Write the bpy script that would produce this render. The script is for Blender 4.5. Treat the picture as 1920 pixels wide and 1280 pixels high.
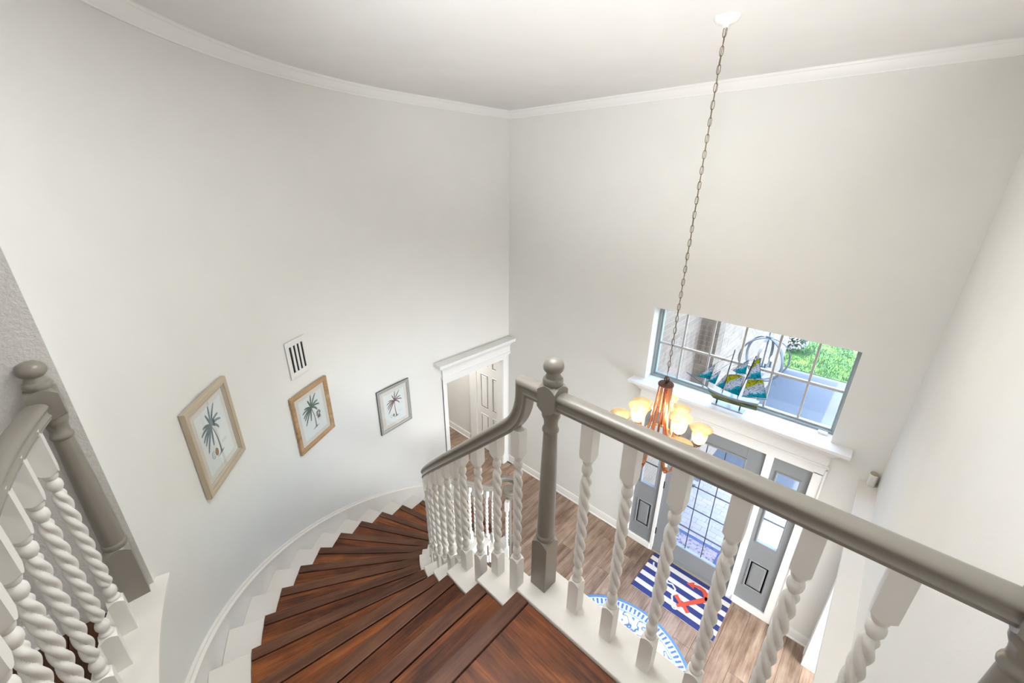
import bpy, bmesh, math, random
import numpy as np
from mathutils import Matrix, Vector
random.seed(7)
for o in list(bpy.data.objects): bpy.data.objects.remove(o)
S = bpy.context.scene
COL = S.collection
PI = math.pi
rad = math.radians

# ------------------------------------------------------------ camera
CAMZ = 4.54; ZC_ = 5.326
F, TH, RO, PS = 757.06, rad(21.8453), rad(-0.4114), rad(43.506)
fw = np.array([-math.sin(PS)*math.cos(TH), math.cos(PS)*math.cos(TH), -math.sin(TH)])
rt = np.array([math.cos(PS), math.sin(PS), 0.0]); dn = np.cross(fw, rt)
cr, sr = math.cos(RO), math.sin(RO)
r2 = cr*rt + sr*dn; d2 = -sr*rt + cr*dn
cam = bpy.data.cameras.new('camera'); camo = bpy.data.objects.new('camera', cam); COL.objects.link(camo)
camo.matrix_world = Matrix(((r2[0], -d2[0], -fw[0], 0), (r2[1], -d2[1], -fw[1], 0), (r2[2], -d2[2], -fw[2], CAMZ), (0, 0, 0, 1)))
cam.sensor_width = 36; cam.lens = 36*F/1920; cam.clip_start = 0.02; cam.clip_end = 200
S.camera = camo

# ------------------------------------------------------------ world, sun, lamps, exposure
W = bpy.data.worlds.new('world'); S.world = W; W.use_nodes = True
wn = W.node_tree.nodes; wl = W.node_tree.links
sky = wn.new('ShaderNodeTexSky'); sky.sky_type = 'NISHITA'; sky.sun_disc = False
sky.sun_elevation = rad(62); sky.sun_rotation = rad(265); sky.air_density = 1.0; sky.dust_density = 1.2
wl.new(sky.outputs[0], wn['Background'].inputs[0]); wn['Background'].inputs[1].default_value = .86

def lamp(kind, name, loc, power, color=(1, 1, 1), rot=(0, 0, 0), size=1.0, size_y=None):
    l = bpy.data.lights.new(name, kind); o = bpy.data.objects.new(name, l); COL.objects.link(o)
    o.location = loc; o.rotation_euler = rot; l.energy = power; l.color = color
    if kind == 'AREA':
        l.size = size
        if size_y: l.shape = 'RECTANGLE'; l.size_y = size_y
    elif kind == 'POINT': l.shadow_soft_size = size
    elif kind == 'SUN': l.angle = rad(0.6)
    return o
lamp('SUN', 'sun', (-6, 4, 12), 2.8, (1, .96, .9), (0, rad(-21), rad(0)))
lamp('AREA', 'added_stairwell_fill', (-1.05, 1.12, 5.31), 8.5, (.95, .98, 1), (0, 0, 0), .9, .9)  # added downlight out of view, no such fixture known; evens out the walls
fl = lamp('SPOT', 'added_bounce_flash', (-.05, -.25, 4.35), 100, (.95, .98, 1))  # added unseen flash, fills the room by bounce off the ceiling
fl.data.spot_size = rad(75); fl.data.spot_blend = 1.0; fl.data.shadow_soft_size = .12
fl.rotation_euler = (Vector((-1.15, 1.6, ZC_))-fl.location).to_track_quat('-Z', 'Y').to_euler()
lamp('AREA', 'added_hall_fill', (0, -1.25, 5.28), 1.8, (1, .98, .95), (0, 0, 0), .14, .14)  # added weak fill behind the camera, not a known hall fixture
lamp('AREA', 'added_upstairs_fill', (-.6, -2.93, 4.2), 1.5, (1, .98, .96), (rad(90), 0, 0), 2.0, 1.7)  # added soft fill panel; no window stands here
lamp('AREA', 'added_side_hall_fill', (-5.0, 3.5, 2.38), 4, (1, .96, .9), (0, 0, 0), .5)  # added to brighten the side hall, source unseen
lamp('AREA', 'added_dining_fill', (3.15, 2.6, 1.5), 72, (.93, .97, 1), (0, rad(90), 0), 1.6, 2.2)  # added daylight-coloured fill through the wide opening; no window is built there
CH_POWER = 6.5
S.view_settings.view_transform = 'Standard'; S.view_settings.look = 'None'
S.view_settings.gamma = 1; S.view_settings.use_curve_mapping = False
S.view_settings.exposure = 2.13

# ------------------------------------------------------------ materials
def srgb(r, g, b):
    f = lambda c: (c/255/12.92) if c/255 <= .04045 else ((c/255+.055)/1.055)**2.4
    return (f(r), f(g), f(b), 1)
class NT:
    def __init__(s, name):
        s.m = bpy.data.materials.new(name); s.m.use_nodes = True
        s.n = s.m.node_tree.nodes; s.l = s.m.node_tree.links; s.b = s.n['Principled BSDF']
        s.out = s.n['Material Output']
    def add(s, t, **kw):
        n = s.n.new(t)
        for k, v in kw.items(): setattr(n, k, v)
        return n
    def link(s, a, b): s.l.new(a, b)
    def coords(s, scale=(1, 1, 1), rnd=False, kind='Object'):
        tc = s.add('ShaderNodeTexCoord'); mp = s.add('ShaderNodeMapping')
        mp.inputs['Scale'].default_value = scale
        s.link(tc.outputs[kind], mp.inputs[0])
        if rnd:
            oi = s.add('ShaderNodeObjectInfo'); mu = s.add('ShaderNodeMath', operation='MULTIPLY'); mu.inputs[1].default_value = 37.0
            s.link(oi.outputs['Random'], mu.inputs[0])
            cb = s.add('ShaderNodeCombineXYZ')
            for i in range(3): s.link(mu.outputs[0], cb.inputs[i])
            s.link(cb.outputs[0], mp.inputs['Location'])
        return mp.outputs[0]
    def noise(s, co, scale, detail=3, rough=.5, dist=0):
        n = s.add('ShaderNodeTexNoise'); n.inputs['Scale'].default_value = scale
        n.inputs['Detail'].default_value = detail; n.inputs['Roughness'].default_value = rough
        n.inputs['Distortion'].default_value = dist
        s.link(co, n.inputs['Vector']); return n
    def ramp(s, fac, stops, interp='LINEAR'):
        r = s.add('ShaderNodeValToRGB'); r.color_ramp.interpolation = interp
        e = r.color_ramp.elements
        while len(e) < len(stops): e.new(.5)
        for x, (p, c) in zip(e, stops): x.position = p; x.color = c
        s.link(fac, r.inputs[0]); return r
    def bump(s, h, strength, dist=.01):
        b = s.add('ShaderNodeBump'); b.inputs['Strength'].default_value = strength; b.inputs['Distance'].default_value = dist
        s.link(h, b.inputs['Height']); s.link(b.outputs[0], s.b.inputs['Normal']); return b
    def math(s, op, a, b=None, c=None):
        n = s.add('ShaderNodeMath', operation=op)
        for i, v in enumerate((a, b, c)):
            if v is None: continue
            if isinstance(v, (int, float)): n.inputs[i].default_value = v
            else: s.link(v, n.inputs[i])
        return n.outputs[0]
    def mix(s, fac, a, b, mode='MIX'):
        n = s.add('ShaderNodeMix', data_type='RGBA', blend_type=mode)
        for i, v in ((0, fac), (6, a), (7, b)):
            if isinstance(v, (int, float)): n.inputs[i].default_value = v
            elif isinstance(v, tuple): n.inputs[i].default_value = v
            else: s.link(v, n.inputs[i])
        return n.outputs[2]
def paint(name, col, rough=.5, bs=0, bst=.1, var=0.0, metal=0.0, spec=.5):
    t = NT(name); t.b.inputs['Base Color'].default_value = col
    t.b.inputs['Roughness'].default_value = rough; t.b.inputs['Metallic'].default_value = metal
    t.b.inputs['Specular IOR Level'].default_value = spec
    co = t.coords()
    if bs: t.bump(t.noise(co, bs, 3, .6).outputs[0], bst, .004)
    n = t.noise(co, 3.1, 3, .5)
    dk = tuple(c*(1-var) for c in col[:3])+(1,); lt = tuple(min(1, c*(1+var)) for c in col[:3])+(1,)
    if var: t.link(t.ramp(n.outputs[0], [(.3, dk), (.7, lt)]).outputs[0], t.b.inputs['Base Color'])
    return t.m
M = {}
M['wall'] = paint('wall_paint', srgb(227, 226, 222), .55, 90, .12, .012)
M['wall_rough'] = paint('wall_paint_textured', srgb(206, 203, 198), .42, 85, .9, .02)
M['ceiling'] = paint('ceiling_paint', srgb(229, 228, 226), .8, 22, .3, .02)
M['trim'] = paint('white_trim_paint', srgb(237, 236, 234), .35)
M['white'] = paint('white_baluster_paint', srgb(229, 226, 220), .38, 60, .04)
M['cap'] = paint('white_stair_paint', srgb(232, 227, 220), .45, 70, .06, .015)
M['rail'] = paint('taupe_gloss_paint', srgb(138, 132, 123), .32, 30, .05, .03)
M['door'] = paint('grey_door_paint', srgb(136, 139, 141), .45, 80, .05, .02)
M['hingem'] = paint('black_metal', srgb(28, 27, 27), .4, metal=.6)
M['alum'] = paint('grey_green_aluminium', srgb(150, 160, 158), .45, var=.04)
M['muntin'] = paint('beige_grey_muntin', srgb(178, 172, 163), .5)
M['dark_muntin'] = paint('dark_muntin', srgb(58, 54, 52), .5)
M['dark'] = paint('dark_void', srgb(22, 26, 34), .8)
M['plastic'] = paint('white_plastic', srgb(228, 226, 222), .4)
M['tan'] = paint('tan_plastic', srgb(172, 158, 138), .5)
M['copper'] = paint('copper_metal', srgb(196, 136, 102), .25, 14, .1, .12, metal=1.0)
M['bronze'] = paint('bronze_metal', srgb(98, 70, 58), .4, 30, .1, .1, metal=.7)
M['chain'] = paint('antique_brass_chain', srgb(120, 106, 84), .35, metal=.8, var=.15)
M['steel'] = paint('lantern_steel', srgb(74, 78, 84), .5, metal=.1)
M['brass'] = paint('brass', srgb(205, 160, 70), .3, metal=.9)

def wood(name, stops, rough=.38, stretch=(1.3, 16, 16), tint=.0, bump=.12):
    t = NT(name); co = t.coords(stretch, True)
    a = t.noise(co, 1.0, 6, .62, .6)
    co2 = t.coords((stretch[0]*3, stretch[1]*7, stretch[2]*7), True)
    b = t.noise(co2, 1.0, 4, .6)
    big = t.noise(t.coords((2.4, 6.0, 6.0), True), 1.3, 4, .6)
    f = t.math('ADD', t.math('MULTIPLY', a.outputs[0], .6), t.math('MULTIPLY', b.outputs[0], .3))
    f = t.math('ADD', f, t.math('MULTIPLY', big.outputs[0], .55))
    f = t.math('SUBTRACT', f, .225)
    r = t.ramp(f, stops)
    c = r.outputs[0]
    if tint:
        oi = t.add('ShaderNodeObjectInfo')
        v = t.math('ADD', t.math('MULTIPLY', oi.outputs['Random'], tint), 1-tint/2)
        cb = t.add('ShaderNodeCombineXYZ')
        for i in range(3): t.link(v, cb.inputs[i])
        c = t.mix(1.0, c, cb.outputs[0], 'MULTIPLY')
    t.link(c, t.b.inputs['Base Color']); t.b.inputs['Roughness'].default_value = rough; t.b.inputs['Specular IOR Level'].default_value = .3
    t.bump(b.outputs[0], bump, .002)
    return t.m
M['tread'] = wood('brown_tread_wood', [(.30, srgb(48, 27, 17)), (.43, srgb(88, 48, 26)), (.55, srgb(124, 69, 35)), (.72, srgb(170, 102, 52))], .42, tint=.22)
M['nosing'] = wood('brown_nosing_wood', [(.3, srgb(68, 42, 30)), (.5, srgb(98, 63, 45)), (.72, srgb(126, 86, 62))], .4, tint=.1)
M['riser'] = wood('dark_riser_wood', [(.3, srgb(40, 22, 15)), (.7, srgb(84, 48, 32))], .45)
M['hallwood'] = wood('dark_hall_wood', [(.3, srgb(40, 24, 17)), (.5, srgb(66, 40, 27)), (.72, srgb(96, 60, 38))], .4, tint=.2)
M['vinyl'] = wood('grey_brown_plank', [(.3, srgb(98, 78, 66)), (.45, srgb(136, 113, 98)), (.58, srgb(160, 138, 121)), (.74, srgb(184, 165, 148))], .42, (1.0, 13, 13), .28, .08)
M['oak'] = wood('oak_frame_wood', [(.3, srgb(136, 104, 74)), (.5, srgb(176, 143, 106)), (.72, srgb(198, 168, 130))], .5, (2, 40, 40), 0, .2)
M['gold'] = paint('champagne_frame', srgb(190, 176, 152), .38, 40, .05, .05, metal=.2)
M['silver'] = paint('silver_frame', srgb(190, 190, 187), .35, metal=.3)
M['silverd'] = paint('dark_silver_edge', srgb(100, 100, 98), .4, metal=.5)
M['mount'] = paint('cream_mount', srgb(229, 216, 206), .8)
M['paper'] = paint('print_paper', srgb(236, 234, 232), .7, 200, .1)
M['ink_blue'] = paint('ink_blue_grey', srgb(104, 124, 132), .8, var=.2)
M['ink_green'] = paint('ink_green', srgb(92, 116, 104), .8, var=.2)
M['ink_red'] = paint('ink_maroon', srgb(124, 84, 84), .8, var=.15)
M['ink_trunk'] = paint('ink_trunk', srgb(112, 110, 112), .8, var=.15)
M['ink_brown'] = paint('ink_brown', srgb(150, 108, 62), .8, var=.15)
M['ink_dark'] = paint('ink_dark_brown', srgb(90, 66, 52), .8, var=.25)
M['ink_olive'] = paint('ink_olive', srgb(112, 112, 62), .8, var=.2)
M['ink_pale'] = paint('ink_pale', srgb(176, 168, 178), .8)
M['concrete'] = paint('driveway_concrete', srgb(72, 73, 75), .9, 60, .4, .06)
M['soil'] = paint('porch_mortar', srgb(96, 90, 86), .9)
M['bricktan'] = None
def glassmat():
    t = NT('window_glass'); tr = t.add('ShaderNodeBsdfTransparent'); gl = t.add('ShaderNodeBsdfGlossy'); gl.inputs['Roughness'].default_value = .02
    tr.inputs[0].default_value = (.96, .98, .98, 1)
    lw = t.add('ShaderNodeLayerWeight'); fr_ = t.math('ADD', t.math('MULTIPLY', t.math('POWER', lw.outputs['Facing'], 4.0), .6), .04)
    mx = t.add('ShaderNodeMixShader'); t.link(fr_, mx.inputs[0]); t.link(tr.outputs[0], mx.inputs[1]); t.link(gl.outputs[0], mx.inputs[2])
    t.link(mx.outputs[0], t.out.inputs[0]); return t.m
M['glass'] = glassmat()
def shademat():
    t = NT('amber_shade_glass'); tr = t.add('ShaderNodeBsdfTransparent'); tl = t.add('ShaderNodeBsdfTranslucent'); df = t.add('ShaderNodeBsdfDiffuse')
    n = t.noise(t.coords(), 14, 2, .5)
    c = t.ramp(n.outputs[0], [(.3, (.42, .30, .135, 1)), (.7, (.46, .35, .18, 1))]).outputs[0]
    t.link(c, tl.inputs[0]); t.link(c, df.inputs[0]); tr.inputs[0].default_value = (1, .9, .74, 1)
    a = t.add('ShaderNodeMixShader'); a.inputs[0].default_value = .35; t.link(tl.outputs[0], a.inputs[1]); t.link(df.outputs[0], a.inputs[2])
    b = t.add('ShaderNodeMixShader'); b.inputs[0].default_value = .28; t.link(a.outputs[0], b.inputs[1]); t.link(tr.outputs[0], b.inputs[2])
    t.link(b.outputs[0], t.out.inputs[0]); return t.m
M['shade'] = shademat()
def emis(name, col, st):
    t = NT(name); t.b.inputs['Base Color'].default_value = col; t.b.inputs['Emission Color'].default_value = col
    t.b.inputs['Emission Strength'].default_value = st; return t.m
M['bulb'] = emis('lit_bulb', srgb(255, 226, 170), 3.0)
M['bulb_out'] = emis('lit_porch_bulb', srgb(255, 232, 196), 1.5)
def brick(name, c1, c2, mo, scale, bw=.5, rh=.25, axis=0):
    t = NT(name); tc = t.add('ShaderNodeTexCoord'); sp = t.add('ShaderNodeSeparateXYZ'); cb = t.add('ShaderNodeCombineXYZ')
    t.link(tc.outputs['Object'], sp.inputs[0]); t.link(sp.outputs[1-axis], cb.inputs[0]); t.link(sp.outputs[2], cb.inputs[1])
    b = t.add('ShaderNodeTexBrick'); b.inputs['Color1'].default_value = c1; b.inputs['Color2'].default_value = c2; b.inputs['Mortar'].default_value = mo
    b.inputs['Scale'].default_value = scale; b.inputs['Mortar Size'].default_value = .012; b.inputs['Brick Width'].default_value = bw; b.inputs['Row Height'].default_value = rh
    t.link(cb.outputs[0], b.inputs['Vector']); t.link(b.outputs['Color'], t.b.inputs['Base Color']); t.b.inputs['Roughness'].default_value = .9
    t.bump(b.outputs['Fac'], .5, -.01); return t.m
M['brickx'] = brick('tan_brick_side_lit', srgb(134, 112, 94), srgb(122, 100, 82), srgb(138, 124, 112), 2.2, .5, .17, 0)  # lighter copy of the brick, light on the side faces put into the colour
M['bricky'] = brick('tan_brick_front_shaded', srgb(116, 96, 78), srgb(104, 86, 68), srgb(122, 108, 94), 2.2, .5, .17, 1)  # darker copy of the same brick, shade of the front face painted in
def lawnmat():
    t = NT('lawn_green'); n = t.noise(t.coords(), 2.2, 6, .7)
    t.link(t.ramp(n.outputs[0], [(.35, srgb(30, 62, 24)), (.5, srgb(56, 90, 30)), (.65, srgb(92, 116, 44))]).outputs[0], t.b.inputs['Base Color'])
    t.b.inputs['Roughness'].default_value = .9; t.bump(t.noise(t.coords(), 60, 3).outputs[0], .6, .03); return t.m
M['lawn'] = lawnmat()
M['leaf'] = paint('shrub_leaf', srgb(46, 78, 40), .7, var=.3)
M['petal'] = paint('shrub_petal', srgb(180, 150, 160), .7, var=.06)
def rugmat():
    t = NT('blue_floral_rug'); tc = t.add('ShaderNodeTexCoord'); sp = t.add('ShaderNodeSeparateXYZ'); t.link(tc.outputs['Object'], sp.inputs[0])
    x, y = sp.outputs[0], sp.outputs[1]
    r = t.math('SQRT', t.math('ADD', t.math('MULTIPLY', x, x), t.math('MULTIPLY', y, y)))
    an = t.math('ARCTAN2', y, x)
    def vor(sc, feat='F1'):
        v = t.add('ShaderNodeTexVoronoi', feature=feat); v.inputs['Scale'].default_value = sc; t.link(tc.outputs['Object'], v.inputs['Vector']); return v
    nz = t.noise(tc.outputs['Object'], 34, 2, .5)
    v1 = vor(12.5); fl = t.math('COMPARE', t.math('ADD', v1.outputs['Distance'], t.math('MULTIPLY', t.math('SUBTRACT', nz.outputs[0], .5), .35)), .24, .085)
    core = t.math('LESS_THAN', v1.outputs['Distance'], .12)
    v2 = vor(26); dots = t.math('LESS_THAN', t.math('ADD', v2.outputs['Distance'], t.math('MULTIPLY', nz.outputs[0], .3)), .36)
    n2 = t.noise(tc.outputs['Object'], 5, 2, .5); vine = t.math('COMPARE', n2.outputs[0], .5, .012)
    bl = srgb(84, 120, 180); lt = srgb(146, 180, 220); wh = srgb(214, 221, 231)
    c = t.mix(t.math('MULTIPLY', dots, .62), wh, lt)
    c = t.mix(vine, c, bl); c = t.mix(t.math('MULTIPLY', fl, .85), c, bl); c = t.mix(core, c, lt)
    # border band
    band = t.math('GREATER_THAN', r, .665)
    bd = t.math('SINE', t.math('MULTIPLY', an, 96)); bdm = t.math('GREATER_THAN', t.math('ADD', bd, t.math('MULTIPLY', t.math('SUBTRACT', nz.outputs[0], .5), 2.2)), .15)
    mid = t.math('COMPARE', r, .715, .032)
    cb = t.mix(t.math('MULTIPLY', bdm, mid), srgb(206, 220, 236), bl)
    c = t.mix(band, c, cb)
    ring = t.math('COMPARE', r, .665, .006); edge = t.math('GREATER_THAN', r, .758)
    c = t.mix(ring, c, lt); c = t.mix(edge, c, srgb(96, 138, 190))
    t.link(c, t.b.inputs['Base Color']); t.b.inputs['Roughness'].default_value = .9
    t.bump(t.noise(tc.outputs['Object'], 300, 2).outputs[0], .3, .003); return t.m
M['rug'] = rugmat()
def matstripe():
    t = NT('navy_white_stripes'); tc = t.add('ShaderNodeTexCoord'); sp = t.add('ShaderNodeSeparateXYZ'); t.link(tc.outputs['Object'], sp.inputs[0])
    ph = t.math('FRACT', t.math('DIVIDE', t.math('ADD', sp.outputs[1], 3.0), .1415))
    off = t.math('LESS_THAN', ph, .53)
    n = t.noise(tc.outputs['Object'], 160, 2)
    c = t.mix(off, srgb(212, 206, 204), srgb(44, 56, 116))
    t.link(c, t.b.inputs['Base Color']); t.b.inputs['Roughness'].default_value = .9; t.bump(n.outputs[0], .3, .002); return t.m
M['stripe'] = matstripe()
M['anchor'] = paint('anchor_red', srgb(206, 76, 52), .85, 160, .2, .08)
M['rope'] = paint('rope_white', srgb(214, 214, 220), .85, 160, .2)
def coir():
    t = NT('porch_mat_weave'); n = t.noise(t.coords((1, 1, 1)), 26, 2, .6)
    t.link(t.ramp(n.outputs[0], [(.42, srgb(148, 130, 128)), (.56, srgb(130, 116, 116)), (.62, srgb(76, 70, 82))]).outputs[0], t.b.inputs['Base Color'])
    t.b.inputs['Roughness'].default_value = .95; return t.m
M['coir'] = coir()
M['matblue'] = paint('mat_border_blue', srgb(54, 68, 100), .95)
def paver():
    t = NT('pale_paver'); oi = t.add('ShaderNodeObjectInfo'); n = t.noise(t.coords((1, 1, 1), True), 18, 3)
    r = t.ramp(oi.outputs['Random'], [(0, srgb(152, 138, 135)), (.4, srgb(160, 148, 147)), (.7, srgb(146, 138, 143)), (1, srgb(164, 146, 134))])
    t.link(t.mix(t.math('MULTIPLY', n.outputs[0], .3), r.outputs[0], srgb(100, 90, 88)), t.b.inputs['Base Color']); t.b.inputs['Roughness'].default_value = .9; return t.m
M['paver'] = paver()
def sailmat():
    t = NT('stained_glass_sail'); tc = t.add('ShaderNodeTexCoord'); sp = t.add('ShaderNodeSeparateXYZ'); t.link(tc.outputs['Generated'], sp.inputs[0])
    n = t.noise(tc.outputs['Object'], 22, 2)
    g = t.math('ADD', t.math('ADD', t.math('MULTIPLY', sp.outputs[2], .8), t.math('MULTIPLY', sp.outputs[0], -.5)), t.math('MULTIPLY', n.outputs[0], .35))
    c = t.ramp(g, [(.0, srgb(24, 160, 172)), (.15, srgb(40, 182, 190)), (.22, srgb(206, 208, 216)), (.46, srgb(200, 200, 208)), (.53, srgb(178, 180, 40)), (1, srgb(196, 188, 56))]).outputs[0]
    v = t.noise(tc.outputs['Object'], 130, 3, .6)
    sk = t.ramp(v.outputs[0], [(.44, (1, 1, 1, 1)), (.47, (0, 0, 0, 1))]).outputs[0]
    c = t.mix(t.math('MULTIPLY', sk, .8), c, srgb(44, 50, 60))
    df = t.add('ShaderNodeBsdfDiffuse'); tl = t.add('ShaderNodeBsdfTranslucent'); mx = t.add('ShaderNodeMixShader'); mx.inputs[0].default_value = .55
    t.link(c, df.inputs[0]); t.link(c, tl.inputs[0]); t.link(df.outputs[0], mx.inputs[1]); t.link(tl.outputs[0], mx.inputs[2]); t.link(mx.outputs[0], t.out.inputs[0]); return t.m
M['sail'] = sailmat()
M['ship_dark'] = paint('ship_dark_metal', srgb(66, 72, 82), .4, metal=.5)
M['ship_grey'] = paint('ship_grey_glass', srgb(134, 138, 152), .3, 40, .1, .1)
def hullmat():
    t = NT('green_hull'); n = t.noise(t.coords((3, 3, 40)), 2, 4)
    t.link(t.ramp(n.outputs[0], [(.35, srgb(50, 60, 34)), (.5, srgb(84, 98, 46)), (.65, srgb(140, 154, 84))]).outputs[0], t.b.inputs['Base Color']); t.b.inputs['Roughness'].default_value = .25; return t.m
M['hull'] = hullmat()

# ------------------------------------------------------------ builders
class MB:
    def __init__(s): s.v = []; s.f = []
    def add(s, V, Fs):
        n = len(s.v); s.v += [tuple(map(float, p)) for p in V]; s.f += [tuple(i+n for i in f) for f in Fs]; return s
    def box(s, x0, x1, y0, y1, z0, z1):
        return s.add([(x0, y0, z0), (x1, y0, z0), (x1, y1, z0), (x0, y1, z0), (x0, y0, z1), (x1, y0, z1), (x1, y1, z1), (x0, y1, z1)],
                     [(3, 2, 1, 0), (4, 5, 6, 7), (0, 1, 5, 4), (1, 2, 6, 5), (2, 3, 7, 6), (3, 0, 4, 7)])
    def prism(s, poly, z0, z1):
        n = len(poly)
        z0s = z0 if hasattr(z0, '__len__') else [z0]*n; z1s = z1 if hasattr(z1, '__len__') else [z1]*n
        a = sum(poly[i][0]*poly[(i+1) % n][1]-poly[(i+1) % n][0]*poly[i][1] for i in range(n))
        if a < 0: poly = poly[::-1]; z0s = list(z0s)[::-1]; z1s = list(z1s)[::-1]
        V = [(p[0], p[1], z) for p, z in zip(poly, z0s)]+[(p[0], p[1], z) for p, z in zip(poly, z1s)]
        return s.add(V, [tuple(range(n-1, -1, -1)), tuple(range(n, 2*n))]+[(i, (i+1) % n, n+(i+1) % n, n+i) for i in range(n)])
    def lathe(s, prof, seg=24, c=(0, 0, 0)):
        V = []; Fs = []; m = len(prof)
        for r, z in prof:
            for j in range(seg):
                a = 2*PI*j/seg; V.append((c[0]+r*math.cos(a), c[1]+r*math.sin(a), c[2]+z))
        for i in range(m-1):
            for j in range(seg):
                k = (j+1) % seg; Fs.append((i*seg+j, i*seg+k, (i+1)*seg+k, (i+1)*seg+j))
        Fs.append(tuple(range(seg-1, -1, -1))); Fs.append(tuple((m-1)*seg+j for j in range(seg)))
        return s.add(V, Fs)
    def tube(s, path, r, seg=8, closed=False):
        P = [Vector(p) for p in path]; n = len(P); V = []; Fs = []
        rs = r if hasattr(r, '__len__') else [r]*n
        prev = None
        for i in range(n):
            if closed: t = (P[(i+1) % n]-P[i-1])
            else: t = P[min(i+1, n-1)]-P[max(i-1, 0)]
            t.normalize()
            if prev is None:
                u = t.orthogonal().normalized()
            else:
                u = (prev - t*prev.dot(t)).normalized()
            prev = u; w = t.cross(u)
            for j in range(seg):
                a = 2*PI*j/seg; V.append(P[i]+(u*math.cos(a)+w*math.sin(a))*rs[i])
        for i in range(n if closed else n-1):
            i2 = (i+1) % n
            for j in range(seg):
                k = (j+1) % seg; Fs.append((i*seg+j, i*seg+k, i2*seg+k, i2*seg+j))
        if not closed:
            Fs.append(tuple(range(seg-1, -1, -1))); Fs.append(tuple((n-1)*seg+j for j in range(seg)))
        return s.add(V, Fs)
    def loft(s, rings, cap=True, closed=False):
        m = len(rings[0]); n = len(rings); V = [p for r in rings for p in r]; Fs = []
        for i in range(n if closed else n-1):
            i2 = (i+1) % n
            for j in range(m):
                k = (j+1) % m; Fs.append((i*m+j, i*m+k, i2*m+k, i2*m+j))
        if cap and not closed:
            Fs.append(tuple(range(m-1, -1, -1))); Fs.append(tuple((n-1)*m+j for j in range(m)))
        return s.add(V, Fs)
    def mesh(s, name):
        me = bpy.data.meshes.new(name); me.from_pydata(s.v, [], s.f)
        bm = bmesh.new(); bm.from_mesh(me); bmesh.ops.recalc_face_normals(bm, faces=bm.faces); bm.to_mesh(me); bm.free()
        return me
def place(name, me, mat, parent=None, smooth=None, bevel=0, loc=None, rotz=0, seg=2):
    o = bpy.data.objects.new(name, me); COL.objects.link(o)
    if mat is not None and not me.materials: me.materials.append(mat)
    if smooth is not None:
        for p in me.polygons: p.use_smooth = True
        me.set_sharp_from_angle(angle=rad(smooth))
    if loc is not None: o.location = loc
    if rotz: o.rotation_euler = (0, 0, rotz)
    if parent is not None:
        o.parent = parent
        if parent.parent is None and parent.type == 'EMPTY' and not parent.get('_local'):
            o.matrix_parent_inverse = Matrix.Translation(-parent.location)
    if bevel:
        b = o.modifiers.new('bevel', 'BEVEL'); b.width = bevel; b.segments = seg; b.limit_method = 'ANGLE'; b.angle_limit = rad(40)
    return o
def obj(name, mb, mat, parent=None, smooth=None, bevel=0): return place(name, mb.mesh(name), mat, parent, smooth, bevel)
def obj_local(name, mb, mat, parent, origin, ang, smooth=None, bevel=0):
    c, sn = math.cos(-ang), math.sin(-ang)
    mb.v = [((x-origin[0])*c-(y-origin[1])*sn, (x-origin[0])*sn+(y-origin[1])*c, z-origin[2]) for x, y, z in mb.v]
    return place(name, mb.mesh(name), mat, parent, smooth, bevel, origin, ang)
def thing(name, label, cat, loc=(0, 0, 0), rotz=0, group=None, local=False):
    o = bpy.data.objects.new(name, None); COL.objects.link(o); o.location = loc; o.rotation_euler = (0, 0, rotz)
    o.empty_display_size = .05
    if local: o['_local'] = 1
    tag(o, label, cat, group); return o
def tag(o, label, cat, group=None):
    o['label'] = label; o['category'] = cat
    if group: o['group'] = group
    return o
def struct(o, label=None):
    o['kind'] = 'structure'
    if label: o['label'] = label
    return o
def sroot(name, loc, label=None):
    o = bpy.data.objects.new(name, None); COL.objects.link(o); o.location = loc; o.empty_display_size = .05
    return struct(o, label)
def miter(path, side):
    P = [Vector((p[0], p[1])) for p in path]; out = []
    for i in range(len(P)):
        ns = []
        for a, b in ((i-1, i), (i, i+1)):
            if a >= 0 and b < len(P):
                t = (P[b]-P[a]).normalized(); ns.append(Vector((-t.y, t.x))*side)
        if len(ns) == 1: out.append(ns[0])
        else:
            m = ns[0]+ns[1]; m.normalize(); out.append(m/max(.3, m.dot(ns[0])))
    return P, out
def sweep(mb, path, side, prof, i0=0, i1=None, zoff=None):
    """profile of (offset, z) carried along a plan path with mitred corners"""
    P, N = miter(path, side); i1 = len(P)-1 if i1 is None else i1
    rings = []
    for i in range(i0, i1+1):
        zo = zoff[i] if zoff is not None else 0
        rings.append([(P[i].x+N[i].x*d, P[i].y+N[i].y*d, z+zo) for d, z in prof])
    return mb.loft(rings)

# ------------------------------------------------------------ layout constants
CX, CY = -1.17, 2.56            # centre of the curved wall and stair
RW = 2.84                       # curved wall radius
RIS = .1828; ZU = 2.92          # riser, top of upper curb
D = 4.15; XL = -4.01; XR = .375; ZC = 5.326
def pol(R, deg): a = rad(deg); return (CX+R*math.cos(a), CY+R*math.sin(a))
A_END = -106.1

# ------------------------------------------------------------ structure
mb = MB(); T = .13
arc = [A_END + (-180-A_END)*i/48 for i in range(49)]
pin = [pol(RW, a) for a in arc]; pout = [pol(RW+T, a) for a in arc]
# curved part
rings = [[(*pin[i], 0), (*pout[i], 0), (*pout[i], ZC), (*pin[i], ZC)] for i in range(49)]
mb.loft(rings)
DY0, DY1, DH = 2.928, 4.015, 1.97
mb.box(XL-T, XL, CY, DY0, 0, ZC); mb.box(XL-T, XL, DY0, DY1, DH, ZC); mb.box(XL-T, XL, DY1, D, 0, ZC)
wl_o = struct(obj('wall_left', mb, M['wall'], smooth=30))
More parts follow.
